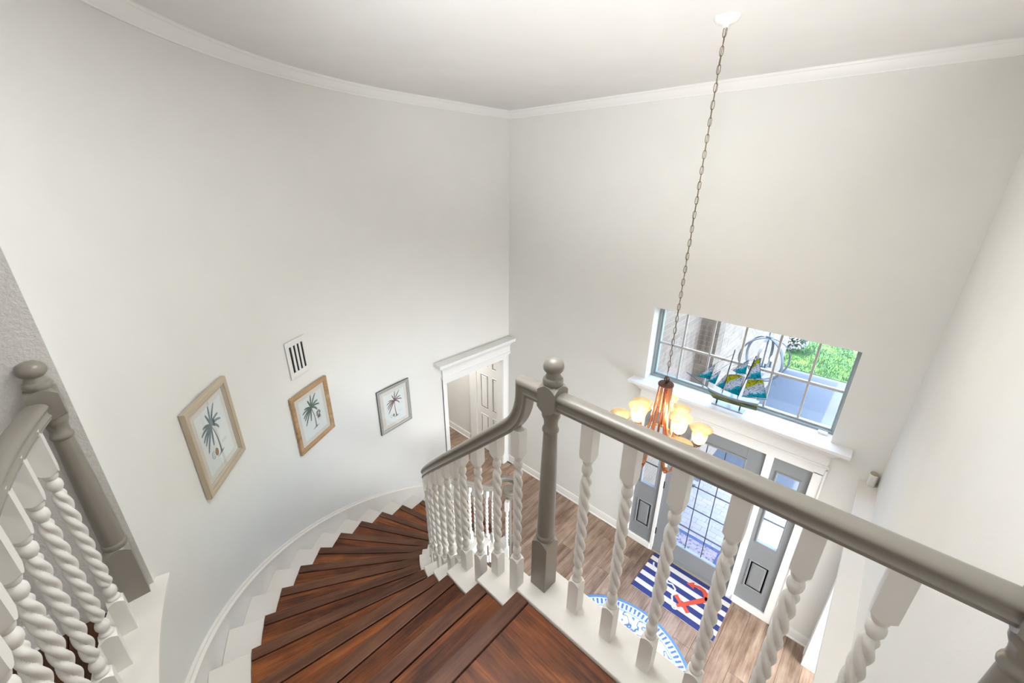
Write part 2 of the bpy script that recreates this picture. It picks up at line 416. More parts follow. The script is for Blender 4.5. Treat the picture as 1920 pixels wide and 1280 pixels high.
# low curved wall under the hall balustrade
mb = MB(); arc2 = [-90+(A_END+90)*i/12 for i in range(13)]
low = [(.375, CY-RW)]+[pol(RW, a) for a in arc2]; lowo = [(.375, CY-RW-T)]+[pol(RW+T, a) for a in arc2]
mb.loft([[(*a, 0), (*b, 0), (*b, 2.885), (*a, 2.885)] for a, b in zip(low, lowo)])
struct(obj('wall_left_low', mb, M['wall'], smooth=30)).name = 'wall_stair'
pe = pol(RW, A_END)
mb = MB().box(pe[0]-T, pe[0], -3.0, pe[1], 2.6, ZC); struct(obj('wall_hall', mb, M['wall_rough']))
# back wall with openings
WT = .215
mb = MB()
wx0, wx1, wz0, wz1 = -1.79, -.008, 2.385, 3.255
mb.box(XL-T-2.2, -1.755, D, D+WT, 0, wz0); mb.box(XL-T, wx0, D, D+WT, wz0, ZC)
mb.box(-1.755, .0, D, D+WT, 2.05, wz0); mb.box(wx0, wx1, D, D+WT, wz1, ZC)
mb.box(-.0, XR+T, D, D+WT, 0, wz0); mb.box(wx1, XR+T, D, D+WT, wz0, ZC)
struct(obj('wall_back', mb, M['wall']))
# right wall with cased opening
OY0, OY1, OH = 1.3, 3.92, 1.98
mb = MB().box(XR, XR+T, -3.0, OY0, 0, ZC).box(XR, XR+T, OY0, OY1, OH, ZC).box(XR, XR+T, OY1, D, 0, ZC)
struct(obj('wall_right', mb, M['wall']))
mb = MB().box(pe[0]-T, XR+T, -3.13, -3.0, 2.6, ZC); struct(obj('wall_front', mb, M['wall']))
mb = MB().box(XL-2.4, XR+T+.02, -3.15, D+WT, ZC, ZC+.12); struct(obj('ceiling', mb, M['ceiling']))
# dining room beyond the opening (only its shell)
mb = MB().box(XR+T, 3.2, OY0-.8, OY0-.7, 0, 2.6).box(3.2, 3.3, OY0-.8, D+.1, 0, 2.6).box(XR+T, 3.3, D, D+.1, 0, 2.6)
struct(obj('wall_dining', mb, M['wall']))
mb = MB().box(XR+T, 3.3, OY0-.8, D+.1, 2.6, 2.7); struct(obj('ceiling_dining', mb, M['ceiling']))
# side hall beyond the left door
HX = -6.3
mb = MB().box(HX, -4.93, 4.10, D-.001, 0, 2.45).box(-4.93, XL-T, 4.10, D-.001, 2.03, 2.45).box(HX-.1, HX, 2.6, D, 0, 2.45).box(HX, XL-T, 2.7, 2.8, 0, 2.45)
struct(obj('wall_side_hall', mb, M['wall']))
mb = MB().box(HX, XL-T, 2.7, D, 2.45, 2.55); struct(obj('ceiling_side_hall', mb, M['ceiling']))

# floors -------------------------------------------------------
mb = MB().box(HX-.1, 3.3, -.5, D+.06, -.08, -.012); floor = struct(obj('floor', mb, M['soil']))
PW, PL = .178, 1.22
pm = MB().box(-PL/2+.0012, PL/2-.0012, -PW/2+.0012, PW/2-.0012, -.012, 0).mesh('plank'); pm.materials.append(M['vinyl'])
ix = 0
x = XR-PW/2+PW*6
while x > HX:
    y0 = -.28 - random.random()*PL
    y = y0+PL/2
    while y-PL/2 < D:
        ya, yb = max(y-PL/2, -.28 if x > CX-.5 else .3), min(y+PL/2, D)
        ok = yb-ya > .06
        if x < CX and (ya+yb)/2 < CY and math.hypot(x-CX, max(ya, min(CY, yb))-CY) > 2.78: ok = False
        if x > XR:
            ya = max(ya, OY0-.68); ok = yb-ya > .06
            if x < XR+T+PW/2: ya = max(ya, OY0); yb = min(yb, OY1); ok = yb-ya > .06
        if x < XL+.05:
            ya = max(ya, 2.8); yb = min(yb, 4.10); ok = yb-ya > .06
        if ok:
            if abs((yb-ya)-PL) < 1e-4: me = pm
            else:
                L = yb-ya; me = MB().box(-L/2+.0012, L/2-.0012, -PW/2+.0012, PW/2-.0012, -.012, 0).mesh('plank'); me.materials.append(M['vinyl'])
            place('plank', me, None, floor, loc=(x, (ya+yb)/2, 0), rotz=PI/2)
        y += PL
    x -= PW

# upper hall floor and landing slab
mb = MB(); E0 = -.745
hall_poly = [(XR, .893), (E0, .893), (E0, -.33)]+[pol(RW+.17, a) for a in arc2]+[(pe[0], -.5), (pe[0], -3.0), (XR, -3.0)]
mb.prism(hall_poly, 2.62, 2.888)
mb.box(-.80, XR, .893, 1.075, 2.62, 2.885); mb.box(-.80, E0, -.28, .893, 2.62, 2.885)
ufloor = struct(obj('floor_landing', mb, M['trim']))
def plank_x(x0, x1, y0, y1, z, mat, parent, name='plank'):
    L, w = x1-x0, y1-y0
    me = MB().box(-L/2+.0008, L/2-.0008, -w/2+.0008, w/2-.0008, -.013, 0).mesh(name); me.materials.append(mat)
    return place(name, me, None, parent, loc=((x0+x1)/2, (y0+y1)/2, z), bevel=.0012)
ZL = 2.903
y = .891
for w_ in (.50, .30, .40):
    plank_x(E0+.005, XR-.001, y-w_, y, ZL, M['tread'], ufloor); y -= w_+.002
y = -.306
while y > -2.6:
    xs = pe[0]+.012
    plank_x(xs, -.7, y-.125, y, ZL, M['hallwood'], ufloor); plank_x(-.698, XR-.001, y-.125, y, ZL, M['hallwood'], ufloor); y -= .127

# crown, baseboards --------------------------------------------
crown = [(0, ZC), (0, ZC-.082), (.011, ZC-.082), (.014, ZC-.072), (.022, ZC-.066), (.038, ZC-.05), (.054, ZC-.03), (.062, ZC-.02), (.072, ZC-.016), (.078, ZC-.008), (.078, ZC)]
cpath = [pin[i] for i in range(0, 49, 2)]+[(XL, D), (XR, D), (XR, -2.99)]
n = len(cpath)
side = 1 if miter(cpath, 1)[1][5].dot(Vector((CX-cpath[5][0], CY-cpath[5][1]))) > 0 else -1
struct(obj('trim_1', sweep(MB(), cpath, side, crown, 0, n-3), M['trim'], smooth=25))
struct(obj('trim_2', sweep(MB(), cpath, side, crown, n-3, n-2), M['trim'], smooth=25))
struct(obj('trim_3', sweep(MB(), cpath, side, crown, n-2, n-1), M['trim'], smooth=25))
BH = .125
base = [(0, 0), (0, BH), (.008, BH), (.012, BH-.012), (.014, BH-.03), (.014, .02), (.022, .016), (.024, 0)]
struct(obj('baseboard_back', sweep(MB(), [(XL, 4.115), (XL, D), (-1.80, D)], -1, base), M['trim'], smooth=25))
struct(obj('baseboard_right', sweep(MB(), [(.04, D), (XR, D), (XR, 4.03)], -1, base), M['trim'], smooth=25))
struct(obj('baseboard_hall', sweep(MB(), [(pe[0], -.45), (pe[0], -2.99)], 1, [(d, z*1.0+2.89) for d, z in base]), M['trim'], smooth=25))
struct(obj('baseboard_side', sweep(MB(), [(HX, 4.10), (-4.94, 4.10)], -1, base), M['trim'], smooth=25))

# ------------------------------------------------------------ left doorway trim
mb = MB(); cs = [(0, 0), (.018, 0), (.018, .045), (.012, .055), (.012, .07), (0, .07)]
mb.box(XL-.002, XL+.018, DY0-.068, DY0, 0, DH).box(XL-.002, XL+.018, DY1, DY1+.085, 0, DH).box(XL-.002, XL+.018, DY0-.068, DY1+.085, DH, DH+.07)
mb.box(XL-.002, XL+.025, DY0-.068, DY0-.05, 0, DH+.07).box(XL-T-.005, XL+.005, DY0-.012, DY0+.006, 0, DH).box(XL-T-.005, XL+.005, DY1-.006, DY1+.012, 0, DH).box(XL-T-.005, XL+.005, DY0, DY1, DH-.006, DH+.01)
struct(obj('trim_4', mb, M['trim'], bevel=.003))
hp = [(-.03, 2.03), (.0, 2.03), (.0, 2.045), (.012, 2.05), (.012, 2.07), (0, 2.08), (0, 2.17), (.012, 2.178), (.022, 2.2), (.05, 2.232), (.08, 2.252), (.088, 2.262), (.108, 2.264), (.116, 2.275), (.116, 2.315), (-.03, 2.315)]
struct(obj('trim_5', sweep(MB(), [(XL, 2.86), (XL+.03, 2.86), (XL+.03, D)], -1, hp), M['trim'], smooth=25), 'white moulded header ledge over the left doorway')

# ------------------------------------------------------------ side hall six panel door
d2o = sroot('door_2', (-4.38, 4.10, 0), 'white six panel door in the side hall')
mb = MB().box(-4.93, -4.72, 4.07, 4.10, 0, 2.03)
obj('casing', MB().box(-4.90, -4.72, 4.075, 4.10, 0, 2.1).box(-4.90, -4.02, 4.075, 4.10, 2.03, 2.12), M['trim'], d2o, bevel=.004)
obj('slab', MB().box(-4.715, -4.03, 4.09, 4.125, .01, 2.03), M['trim'], d2o)
for (px0, px1) in ((-4.61, -4.43), (-4.32, -4.13)):
    for (pz0, pz1) in ((.22, .72), (.86, 1.5), (1.66, 1.9)):
        obj('panel', MB().loft([[(px0+e, yy, pz0+e), (px1-e, yy, pz0+e), (px1-e, yy, pz1-e), (px0+e, yy, pz1-e)] for e, yy in ((-.012, 4.09), (0, 4.082), (.012, 4.094), (.03, 4.083), (.035, 4.083))]), M['trim'], d2o)
k = obj('knob', MB().lathe([(.0, 0), (.02, .002), (.02, .012), (.009, .018), (.009, .035), (.022, .045), (.024, .055), (.016, .064), (0, .066)], 14), M['chain'], d2o, smooth=40)
k.matrix_parent_inverse = Matrix.Translation((4.38, -4.10, 0)); k.rotation_euler = (rad(90), 0, 0); k.location = (-4.085, 4.09, .94)

# ------------------------------------------------------------ front door unit
DOY = D+.006
d1 = sroot('door_1', (-.9, D, 0), 'grey front door with a fifteen light glass panel')
mb = MB().box(-1.355, -1.16, DOY, DOY+.04, .03, 2.03).box(-.602, -.445, DOY, DOY+.04, .03, 2.03).box(-1.16, -.602, DOY, DOY+.04, .03, .31).box(-1.16, -.602, DOY, DOY+.04, 1.87, 2.03)
obj('leaf', mb, M['door'], d1, bevel=.004)
mb = MB(); gx = [-1.16, -.98, -.79, -.602]; gz = [.31, .622, .934, 1.246, 1.558, 1.87]
mb.box(-1.175, -1.155, DOY-.012, DOY+.01, .295, 1.885).box(-.607, -.587, DOY-.012, DOY+.01, .295, 1.885).box(-1.155, -.607, DOY-.012, DOY+.01, .295, .315).box(-1.155, -.607, DOY-.012, DOY+.01, 1.865, 1.885)
obj('glass_frame', mb, M['door'], d1, bevel=.004)
for i in range(3):
    for j in range(5):
        obj('pane', MB().box(gx[i]+.003, gx[i+1]-.003, DOY+.018, DOY+.022, gz[j]+.003, gz[j+1]-.003), M['glass'], d1)
for xx in gx[1:3]: obj('muntin', MB().box(xx-.004, xx+.004, DOY+.012, DOY+.028, .315, 1.865), M['dark_muntin'], d1)
for zz in gz[1:5]: obj('muntin', MB().box(-1.155, -.607, DOY+.0125, DOY+.0275, zz-.004, zz+.004), M['dark_muntin'], d1)
for zz in (.34, 1.08, 1.8): obj('hinge', MB().box(-1.366, -1.348, DOY-.008, DOY+.002, zz-.05, zz+.05), M['hingem'], d1, bevel=.003)
hd = obj('handle', MB().lathe([(.028, 0), (.028, .008), (.012, .012), (.012, .04), (.026, .046), (.028, .06), (.018, .072), (0, .074)], 16), M['chain'], d1, smooth=40)
hd.matrix_parent_inverse = Matrix.Translation((.9, -D, 0)); hd.rotation_euler = (rad(90), 0, 0); hd.location = (-.505, DOY, .98)
obj('sweep_strip', MB().box(-1.355, -.445, DOY-.012, DOY+.0, .03, .065), M['door'], d1)
obj('threshold', MB().box(-1.358, -.444, D-.004, D+.16, 0, .027), M['hingem'], d1, bevel=.004)
obj('threshold_edge', MB().box(-1.358, -.444, D-.012, D-.0045, 0, .029), M['tan'], d1)
mb = MB().box(-1.403, -1.36, D-.012, D+.12, 0, 2.05).box(-.442, -.372, D-.012, D+.12, 0, 2.05).box(-1.36, -.442, D-.006, D+.12, 2.034, 2.05)
obj('jamb', mb, M['trim'], d1, bevel=.004)

def sidelight(name, x0, x1, gx0, gx1, label):
    r = sroot(name, ((x0+x1)/2, D, 0), label)
    mb = MB().box(x0, gx0, DOY, DOY+.04, .09, 2.03).box(gx1, x1, DOY, DOY+.04, .09, 2.03).box(gx0, gx1, DOY, DOY+.04, .09, .965).box(gx0, gx1, DOY, DOY+.04, 1.87, 2.03)
    obj('slab', mb, M['door'], r)
    e = .014
    mb = MB().box(gx0-e, gx0+.002, DOY-.01, DOY+.01, .965-e, 1.87+e).box(gx1-.002, gx1+e, DOY-.01, DOY+.01, .965-e, 1.87+e).box(gx0, gx1, DOY-.01, DOY+.01, .965-e, .967).box(gx0, gx1, DOY-.01, DOY+.01, 1.868, 1.87+e)
    obj('glass_frame', mb, M['door'], r, bevel=.004)
    zs = [.965, 1.267, 1.568, 1.87]
    for j in range(3): obj('pane', MB().box(gx0+.002, gx1-.002, DOY+.018, DOY+.022, zs[j]+.002, zs[j+1]-.002), M['glass'], r)
    for z in zs[1:3]: obj('muntin', MB().box(gx0, gx1, DOY+.012, DOY+.028, z-.004, z+.004), M['dark_muntin'], r)
    p0, p1, q0, q1 = gx0-.01, gx1+.01, .3, .70
    obj('panel', MB().loft([[(p0+e, yy, q0+e), (p1-e, yy, q0+e), (p1-e, yy, q1-e), (p0+e, yy, q1-e)] for e, yy in ((-.002, DOY), (.004, DOY-.008), (.014, DOY-.008), (.024, DOY+.004), (.05, DOY-.006), (.055, DOY-.006))]), M['door'], r)
    obj('sill', MB().box(x0-.01, x1+.01, D-.02, D+.1, 0, .09), M['trim'], r, bevel=.005)
sidelight('window_2', -1.715, -1.403, -1.643, -1.461, 'grey sidelight left of the front door')
sidelight('window_3', -.372, -.055, -.312, -.124, 'grey sidelight right of the front door')
mb = MB().box(-1.80, -1.715, D-.02, D+.1, 0, 2.05).box(-.055, .032, D-.02, D+.1, 0, 2.05).box(-1.80, .032, D-.02, D+.1, 2.034, 2.10)
mb.box(-1.812, -1.795, D-.03, D, 0, 2.1).box(.022, .04, D-.03, D, 0, 2.1)
struct(obj('trim_6', mb, M['trim'], bevel=.004))
mp = [(-.03, 2.07), (-.008, 2.07), (-.008, 2.10), (0, 2.105), (0, 2.125), (.012, 2.13), (.016, 2.14), (.012, 2.152), (0, 2.157), (0, 2.255), (.012, 2.262), (.02, 2.272), (.028, 2.285), (.055, 2.315), (.085, 2.338), (.092, 2.346), (.112, 2.348), (.122, 2.356), (.122, 2.3845), (-.03, 2.3845)]
mb = sweep(MB(), [(-1.80, D), (-1.80, D-.03), (.028, D-.03), (.028, D)], -1, mp)
mb.box(-1.80, .028, D-.06, D, 2.36, 2.3848)
struct(obj('trim_7', mb, M['trim'], smooth=25), 'deep white moulded ledge over the front door under the window')

# window -------------------------------------------------------
w1 = sroot('window_1', (-.9, D+.19, 2.385), 'wide twelve pane window above the front door')
GY = D+.19
mb = MB().box(wx0, wx0+.05, GY-.02, GY+.025, wz0, wz1).box(wx1-.035, wx1, GY-.02, GY+.025, wz0, wz1).box(wx0+.05, wx1-.035, GY-.02, GY+.025, wz0, wz0+.042).box(wx0+.05, wx1-.035, GY-.02, GY+.025, wz1-.05, wz1)
mb.box(wx0, wx0+.03, GY-.045, GY-.02, wz0, wz1).box(wx1-.02, wx1, GY-.045, GY-.02, wz0, wz1).box(wx0+.03, wx1-.02, GY-.045, GY-.02, wz0, wz0+.022)
obj('frame', mb, M['alum'], w1, bevel=.003)
vx = [wx0+.05, -1.487, -1.197, -.902, -.601, -.304, wx1-.035]; vz = [wz0+.042, 2.807, wz1-.05]
for xx in vx[1:-1]: obj('muntin', MB().box(xx-.010, xx+.010, GY-.012, GY+.012, vz[0]-.035, vz[2]), M['muntin'], w1, bevel=.003)
obj('muntin', MB().box(vx[0]-.02, vx[-1]+.01, GY-.016, GY+.014, 2.795, 2.82), M['muntin'], w1, bevel=.003)
for i in range(6):
    for j in range(2): obj('pane', MB().box(vx[i]+.004, vx[i+1]-.004, GY-.002, GY+.002, vz[j]+.004, vz[j+1]-.004), M['glass'], w1)
obj('reveal', MB().box(wx0, wx0+.004, D+.001, GY-.045, wz0, wz1).box(wx1-.004, wx1, D+.001, GY-.045, wz0, wz1).box(wx0, wx1, D, D+WT, wz0-.01, wz0-.0003), M['trim'], w1)

# right cased opening trim -------------------------------------
lp = [(-.01, 2.0), (.012, 2.0), (.012, 2.02), (.02, 2.03), (.04, 2.06), (.075, 2.092), (.085, 2.10), (.11, 2.102), (.122, 2.112), (.122, 2.142), (-.01, 2.142)]
struct(obj('trim_8', sweep(MB(), [(XR, D-.002), (XR, OY0-.15)], -1, lp), M['cap'], smooth=25), 'long white ledge over the wide opening in the right wall')
mb = MB().box(XR-.02, XR+.002, OY1, OY1+.10, 0, 2.0).box(XR-.02, XR+.002, OY0-.1, OY0, 0, 2.0).box(XR-.02, XR+.002, OY0-.1, OY1+.1, OH, 2.02)
mb.box(XR-.02, XR+T+.02, OY1-.014, OY1+.002, 0, OH).box(XR-.02, XR+T+.02, OY0-.002, OY0+.014, 0, OH).box(XR-.02, XR+T+.02, OY0, OY1, OH-.012, OH+.002)
struct(obj('trim_9', mb, M['trim'], bevel=.003))

# ------------------------------------------------------------ staircase
def ang_in(k): return -95.33 if k == 2 else (-101.8 if k == 3 else -108.9-7.3*(k-4))
def ang_out(k): return -93.38 if k == 2 else (-100.5 if k == 3 else -107.8-7.3*(k-4))
X012 = [-.805, -1.062, -1.325]
def edge(u):
    """inner (R 1.667) and outer (R 2.63) ends of the nosing line at step coordinate u"""
    if u <= 2:
        i = max(0, min(1, int(math.floor(u)))); x = X012[i]+(X012[i+1]-X012[i])*(u-i)
        f = lambda R: CY-(R if x >= CX else math.sqrt(R*R-(x-CX)**2))
        return np.array((x, f(1.667))), np.array((x, f(2.63)))
    k = int(math.floor(u)); f = u-k
    lerp = lambda g: g(k)+(g(k+1)-g(k))*f
    return np.array(pol(1.667, lerp(ang_in))), np.array(pol(2.63, lerp(ang_out)))
def pt(u, R):
    a, b = edge(u); return a+(b-a)*((R-1.667)/.963)
NST = 15
stair = thing('staircase', 'curved staircase with dark brown wooden treads and white painted ends along the left wall', 'staircase', (CX, CY, 0))
def fr(k): a, b = edge(k); t = (b-a)/np.linalg.norm(b-a); n = np.array((-t[1], t[0])); 
def nrm(k):
    a, b = edge(k); t = (b-a)/np.linalg.norm(b-a); n = np.array((t[1], -t[0]))
    up = np.mean(edge(max(0, k-.5) if k else 0), axis=0); dn_ = np.mean(edge(k+.5), axis=0)
    return t, (n if np.dot(n, dn_-up) > 0 else -n)
for k in range(0, NST+1):
    z = ZU-RIS*k; zw = z-.014
    a, b = edge(k); t, n = nrm(k); an = math.atan2(t[1], t[0])
    if k == 0: b = np.array((-.805, -.28))
    w = .062
    q = [a+n*.004, b+n*.004, b-n*w, a-n*w]
    o3 = tuple((a+b)/2)+(zw,)
    obj_local('nosing', MB().prism([tuple(p) for p in q], zw-.024, zw+.003), M['nosing'], stair, o3, an, bevel=.004)
    # riser below this nosing
    if k < NST+1:
        r0, r1 = pt(k, 1.49)-n*.022, pt(k, 2.80)-n*.022
        q = [r0, r1, r1-n*.018, r0-n*.018]
        zb = ZU-RIS*(k+1)-.034 if k < NST else 0
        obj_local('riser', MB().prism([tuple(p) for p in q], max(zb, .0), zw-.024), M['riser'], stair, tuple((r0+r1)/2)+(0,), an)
    if k == 0: continue
    us = np.linspace(k-1, k, 7)
    back_n = nrm(k-1)[1]
    inn = [pt(u, 1.667) for u in us]; out = [pt(u, 2.63) for u in us]
    inn[0] = inn[0]-back_n*.02; out[0] = out[0]-back_n*.02
    inn[-1] = inn[-1]-n*(w+.0055); out[-1] = out[-1]-n*(w+.0055)
    inn = [p for i, p in enumerate(inn) if i in (0, len(inn)-1) or np.dot(p-inn[-1], -n) > .01]
    out = [p for i, p in enumerate(out) if i in (0, len(out)-1) or np.dot(p-out[-1], -n) > .01]
    poly = [tuple(p) for p in inn]+[tuple(p) for p in out[::-1]]
    obj_local('tread', MB().prism(poly, zw-.022, zw), M['tread'], stair, o3, an, bevel=.003)
    # white painted outer end
    zo = zw-.012
    o1 = [pt(u, 2.632) for u in us]; o2 = [pt(u, 2.822) for u in us]
    o1[0] = o1[0]-back_n*.02; o2[0] = o2[0]-back_n*.02
    obj('outer_tread_end', MB().prism([tuple(p) for p in o1]+[tuple(p) for p in o2[::-1]], zo-.026, zo), M['cap'], stair, bevel=.003)
    # white return with the balusters
    i1 = [pt(u, 1.664) for u in us]; i2 = [pt(u, 1.472) for u in us]
    i1[-1] = i1[-1]+n*.014; i2[-1] = i2[-1]+n*.014
    i1[0] = i1[0]-back_n*.012; i2[0] = i2[0]-back_n*.012
    obj('tread_return', MB().prism([tuple(p) for p in i1]+[tuple(p) for p in i2[::-1]], z-.03, z), M['cap'], stair, bevel=.006)
    # inner stringer panel under the return, outer skirt
    s1 = [pt(u, 1.652) for u in us]; s0 = [pt(u, 1.49) for u in us]
    s1[-1] = s1[-1]-n*.02; s0[-1] = s0[-1]-n*.02
    zl = [max(0, ZU-RIS*u-.36) for u in us]
    obj('stringer', MB().prism([tuple(p) for p in s0]+[tuple(p+np.array((0, 0))) for p in [pt(u, 1.515) for u in us][::-1]], zl+zl[::-1], z-.03), M['cap'], stair)
us = np.linspace(0, NST, 91)
mb = MB()
mb.loft([[(*pt(u, 1.51), max(.0, ZU-RIS*u-.35)), (*pt(u, 2.82), max(.0, ZU-RIS*u-.35)), (*pt(u, 2.82), max(.0, ZU-RIS*u-.37)), (*pt(u, 1.51), max(.0, ZU-RIS*u-.37))] for u in us if ZU-RIS*u-.35 > 0])
obj('soffit', mb, M['trim'], stair, smooth=40)
# skirt board on the wall
sk = [(RW-.0005, None)]
def skz(a): return 2.30+.0250*(a+107.8)
rr = []; cc = []
sa = np.linspace(-90, -185, 78)
for a in sa:
    if a >= -180: p0, p1, p2 = pol(RW-.001, a), pol(RW-.017, a), pol(RW-.03, a)
    else:
        yy = CY+RW*math.tan(rad(-180-a)); p0, p1, p2 = (XL+.001, yy), (XL+.017, yy), (XL+.03, yy)
    zt = skz(a); zb = max(0, zt-.36)
    rr.append([(*p0, zb), (*p1, zb), (*p1, zt), (*p0, zt)])
    cc.append([(*p0, zt-.035), (*p1, zt-.035), (*p2, zt-.026), (*p2, zt-.012), (*p1, zt), (*p1, zt+.01), (*p0, zt+.014)])
# straight start of the skirt under the hall
obj('skirt_board', MB().loft(rr), M['cap'], stair, smooth=40)
obj('skirt_cap', MB().loft(cc), M['cap'], stair, smooth=40)
# curbs
mb = MB().box(-.812, XR-.001, .893, 1.08, 2.895, 2.92); mb.box(-.80, XR-.001, .905, 1.068, 2.86, 2.895)
curb1 = obj('landing_curb', mb, M['cap'], stair, bevel=.006)
cp = [(2.79, 2.92), (2.79, 2.905), (2.797, 2.90), (2.80, 2.89), (2.81, 2.875), (2.825, 2.868), (2.838, 2.866), (2.838, 2.9035), (2.975, 2.9035), (2.975, 2.92)]
ca = np.linspace(-90, A_END-.55, 20)
rings = [[(-.80, CY-r, z) for r, z in cp]]+[[(*pol(r, a), z) for r, z in cp] for a in ca]
hall_curb = obj('hall_curb', MB().loft(rings), M['cap'], stair, smooth=30)

# ------------------------------------------------------------ balusters and newels
def sq_block(mb, hw, z0, z1, top_r=None, bot_r=None, slope=1.5, n=6):
    per = []
    for sdx in range(4):
        for i in range(n):
            f = -1+2*i/n
            x, y = ((f, -1), (1, f), (-f, 1), (-1, -f))[sdx]; per.append((x*hw, y*hw))
    drop = lambda p: slope*(math.hypot(*p)-hw)
    zb = [z0+(drop(p) if bot_r else 0) for p in per]; zt = [z1-(drop(p) if top_r else 0) for p in per]
    rings = []
    if bot_r: rings.append([(bot_r*p[0]/math.hypot(*p), bot_r*p[1]/math.hypot(*p), z0-(.0)) for p in per])
    rings.append([(p[0], p[1], z) for p, z in zip(per, zb)]); rings.append([(p[0], p[1], z) for p, z in zip(per, zt)])
    if top_r: rings.append([(top_r*p[0]/math.hypot(*p), top_r*p[1]/math.hypot(*p), z1) for p in per])
    return mb.loft(rings)
def baluster_mesh(name, hbase, htop, turned=.573, hw=.0232, rake=0):
    mb = MB(); sq_block(mb, hw, 0, hbase, top_r=.019)
    z0 = hbase; zt = hbase+turned
    # lower vase turning
    mb.lathe([(.0185, z0-.002), (.0200, z0+.004), (.0185, z0+.010), (.0145, z0+.014), (.0135, z0+.020), (.0165, z0+.026), (.0195, z0+.036), (.0195, z0+.046), (.0165, z0+.056), (.0125, z0+.063), (.0115, z0+.07)], 20)
    mb.lathe([(.0115, zt-.068), (.0135, zt-.062), (.0185, zt-.052), (.0195, zt-.042), (.0185, zt-.032), (.0145, zt-.025), (.013, zt-.021), (.0165, zt-.016), (.0185, zt-.008), (.0185, zt+.004)], 20)
    # rope twist
    za, zb = z0+.066, zt-.064; n = 92; sg = 30; rings = []
    for i in range(n+1):
        f = i/n; z = za+(zb-za)*f
        e = min(1, f/.07, (1-f)/.07); e = math.sin(e*PI/2)
        a, b = .0108, .0099
        ph = -2*PI*(z-za)/.186
        ring = []
        for j in range(sg):
            q = 2*PI*j/sg; w_ = (q-ph+PI/3) % (2*PI/3)-PI/3; c, s_ = math.cos(w_), math.sin(w_)
            r = b*c+math.sqrt(a*a-b*b*s_*s_)
            r = .0112*(1-e)+r*e
            ring.append((r*math.cos(q), r*math.sin(q), z))
        rings.append(ring)
    mb.loft(rings)
    k0 = len(mb.v); sq_block(mb, hw, zt, zt+htop, bot_r=.018)
    if rake: mb.v[k0:] = [(x, y, z+(rake*x if z > zt+htop-1e-4 else 0)) for x, y, z in mb.v[k0:]]
    me = mb.mesh(name)
    for p in me.polygons: p.use_smooth = True
    me.set_sharp_from_angle(angle=rad(38)); me.materials.append(M['white']); return me
BL = baluster_mesh('baluster', .166, .16)
def put_bal(me, x, y, z, parent, rot=0.0, twist=0): return place('baluster', me, None, parent, loc=(x, y, z), rotz=rot)
def newel(name, x, y, z, parent, rot=0):
    n = thing_part(name, parent) if False else None
    mb = MB(); sq_block(mb, .038, 0, .262, top_r=.036)
    mb.lathe([(.036, .262), (.0375, .268), (.0385, .276), (.0375, .284), (.0345, .288), (.0355, .294), (.036, .30), (.034, .45), (.031, .6), (.0262, .765), (.0262, .772), (.030, .776), (.0312, .783), (.030, .79), (.0265, .796), (.0255, .81), (.0275, .825), (.033, .838), (.0345, .842), (.036, .862)], 32)
    sq_block(mb, .038, .86, .968, top_r=.030, bot_r=.034, slope=1.3)
    o = obj_at(name, mb, M['rail'], parent, (x, y, z), rot)
    fb = MB().lathe([(.030, .962), (.0355, .972), (.0365, .982), (.034, .99), (.027, .994), (.0262, 1.0), (.024, 1.006), (.0235, 1.011), (.028, 1.014), (.0345, 1.022), (.0368, 1.033), (.0345, 1.045), (.027, 1.056), (.014, 1.063), (0.0005, 1.065)], 32)
    f = place('finial', fb.mesh('finial'), M['rail'], o, smooth=40)
    return o
def obj_at(name, mb, mat, parent, loc, rot=0):
    return place(name, mb.mesh(name), mat, parent, smooth=38, loc=loc, rotz=rot)
railp = [(0, 0), (.012, -.001), (.021, -.004), (.027, -.009), (.0295, -.015), (.0288, -.020), (.0255, -.0245), (.0225, -.029), (.0215, -.036), (.0225, -.042), (.0262, -.0455), (.0275, -.049), (.0262, -.0525), (.0238, -.054), (.0238, -.061)]
railp = railp+[(-a, b) for a, b in railp[::-1][:-1]]
def rail_sweep(mb, pts, lats, ups=None):
    """pts: 3-D line of the rail's top; lats: plan unit normals; up is derived from the tangent"""
    n = len(pts); P = [Vector(p) for p in pts]; rings = []
    for i in range(n):
        L = Vector((lats[i][0], lats[i][1], 0)).normalized()
        if ups is not None and ups[i] is not None: U = Vector(ups[i])
        else:
            t = (P[min(i+1, n-1)]-P[max(i-1, 0)]).normalized(); U = L.cross(t)
            U.normalize()
            if ups is None and U.z < 0: U = -U
        rings.append([P[i]+L*a+U*b for a, b in railp])
    return mb.loft(rings)
ZR = 3.862; BY = .998
# landing balustrade (newel, straight rail, half newel on the right wall)
land = thing('landing_balustrade', 'straight taupe railing with white twisted balusters crossing the landing at right', 'balustrade', (-.2, BY, ZU))
newel('newel_post', -.751, BY, ZU, land)
newel('newel_post', XR-.012, BY, ZU, land)
obj('handrail', rail_sweep(MB(), [(-.714, BY, ZR), (XR-.05, BY, ZR)], [(0, 1), (0, 1)]), M['rail'], land, smooth=40)
for i in range(6): put_bal(BL, -.586+.153*i, BY, ZU, land)

# stair balustrade
sb = thing('stair_balustrade', 'curving taupe handrail on white twisted balusters winding down the inside of the stair', 'balustrade', (CX, CY, 0))
def rail_z(s):      # s measured from X=-1.07 on the straight, then along R=1.562
    return 3.565-.92*s
def rail_top(a):
    z = rail_z(.10+rad(-90-a)*1.562); zl = 1.178
    return zl+.12*math.exp((z-zl-.12)/.12) if z < zl+.12 else z
pts = []; lat = []; ups = []
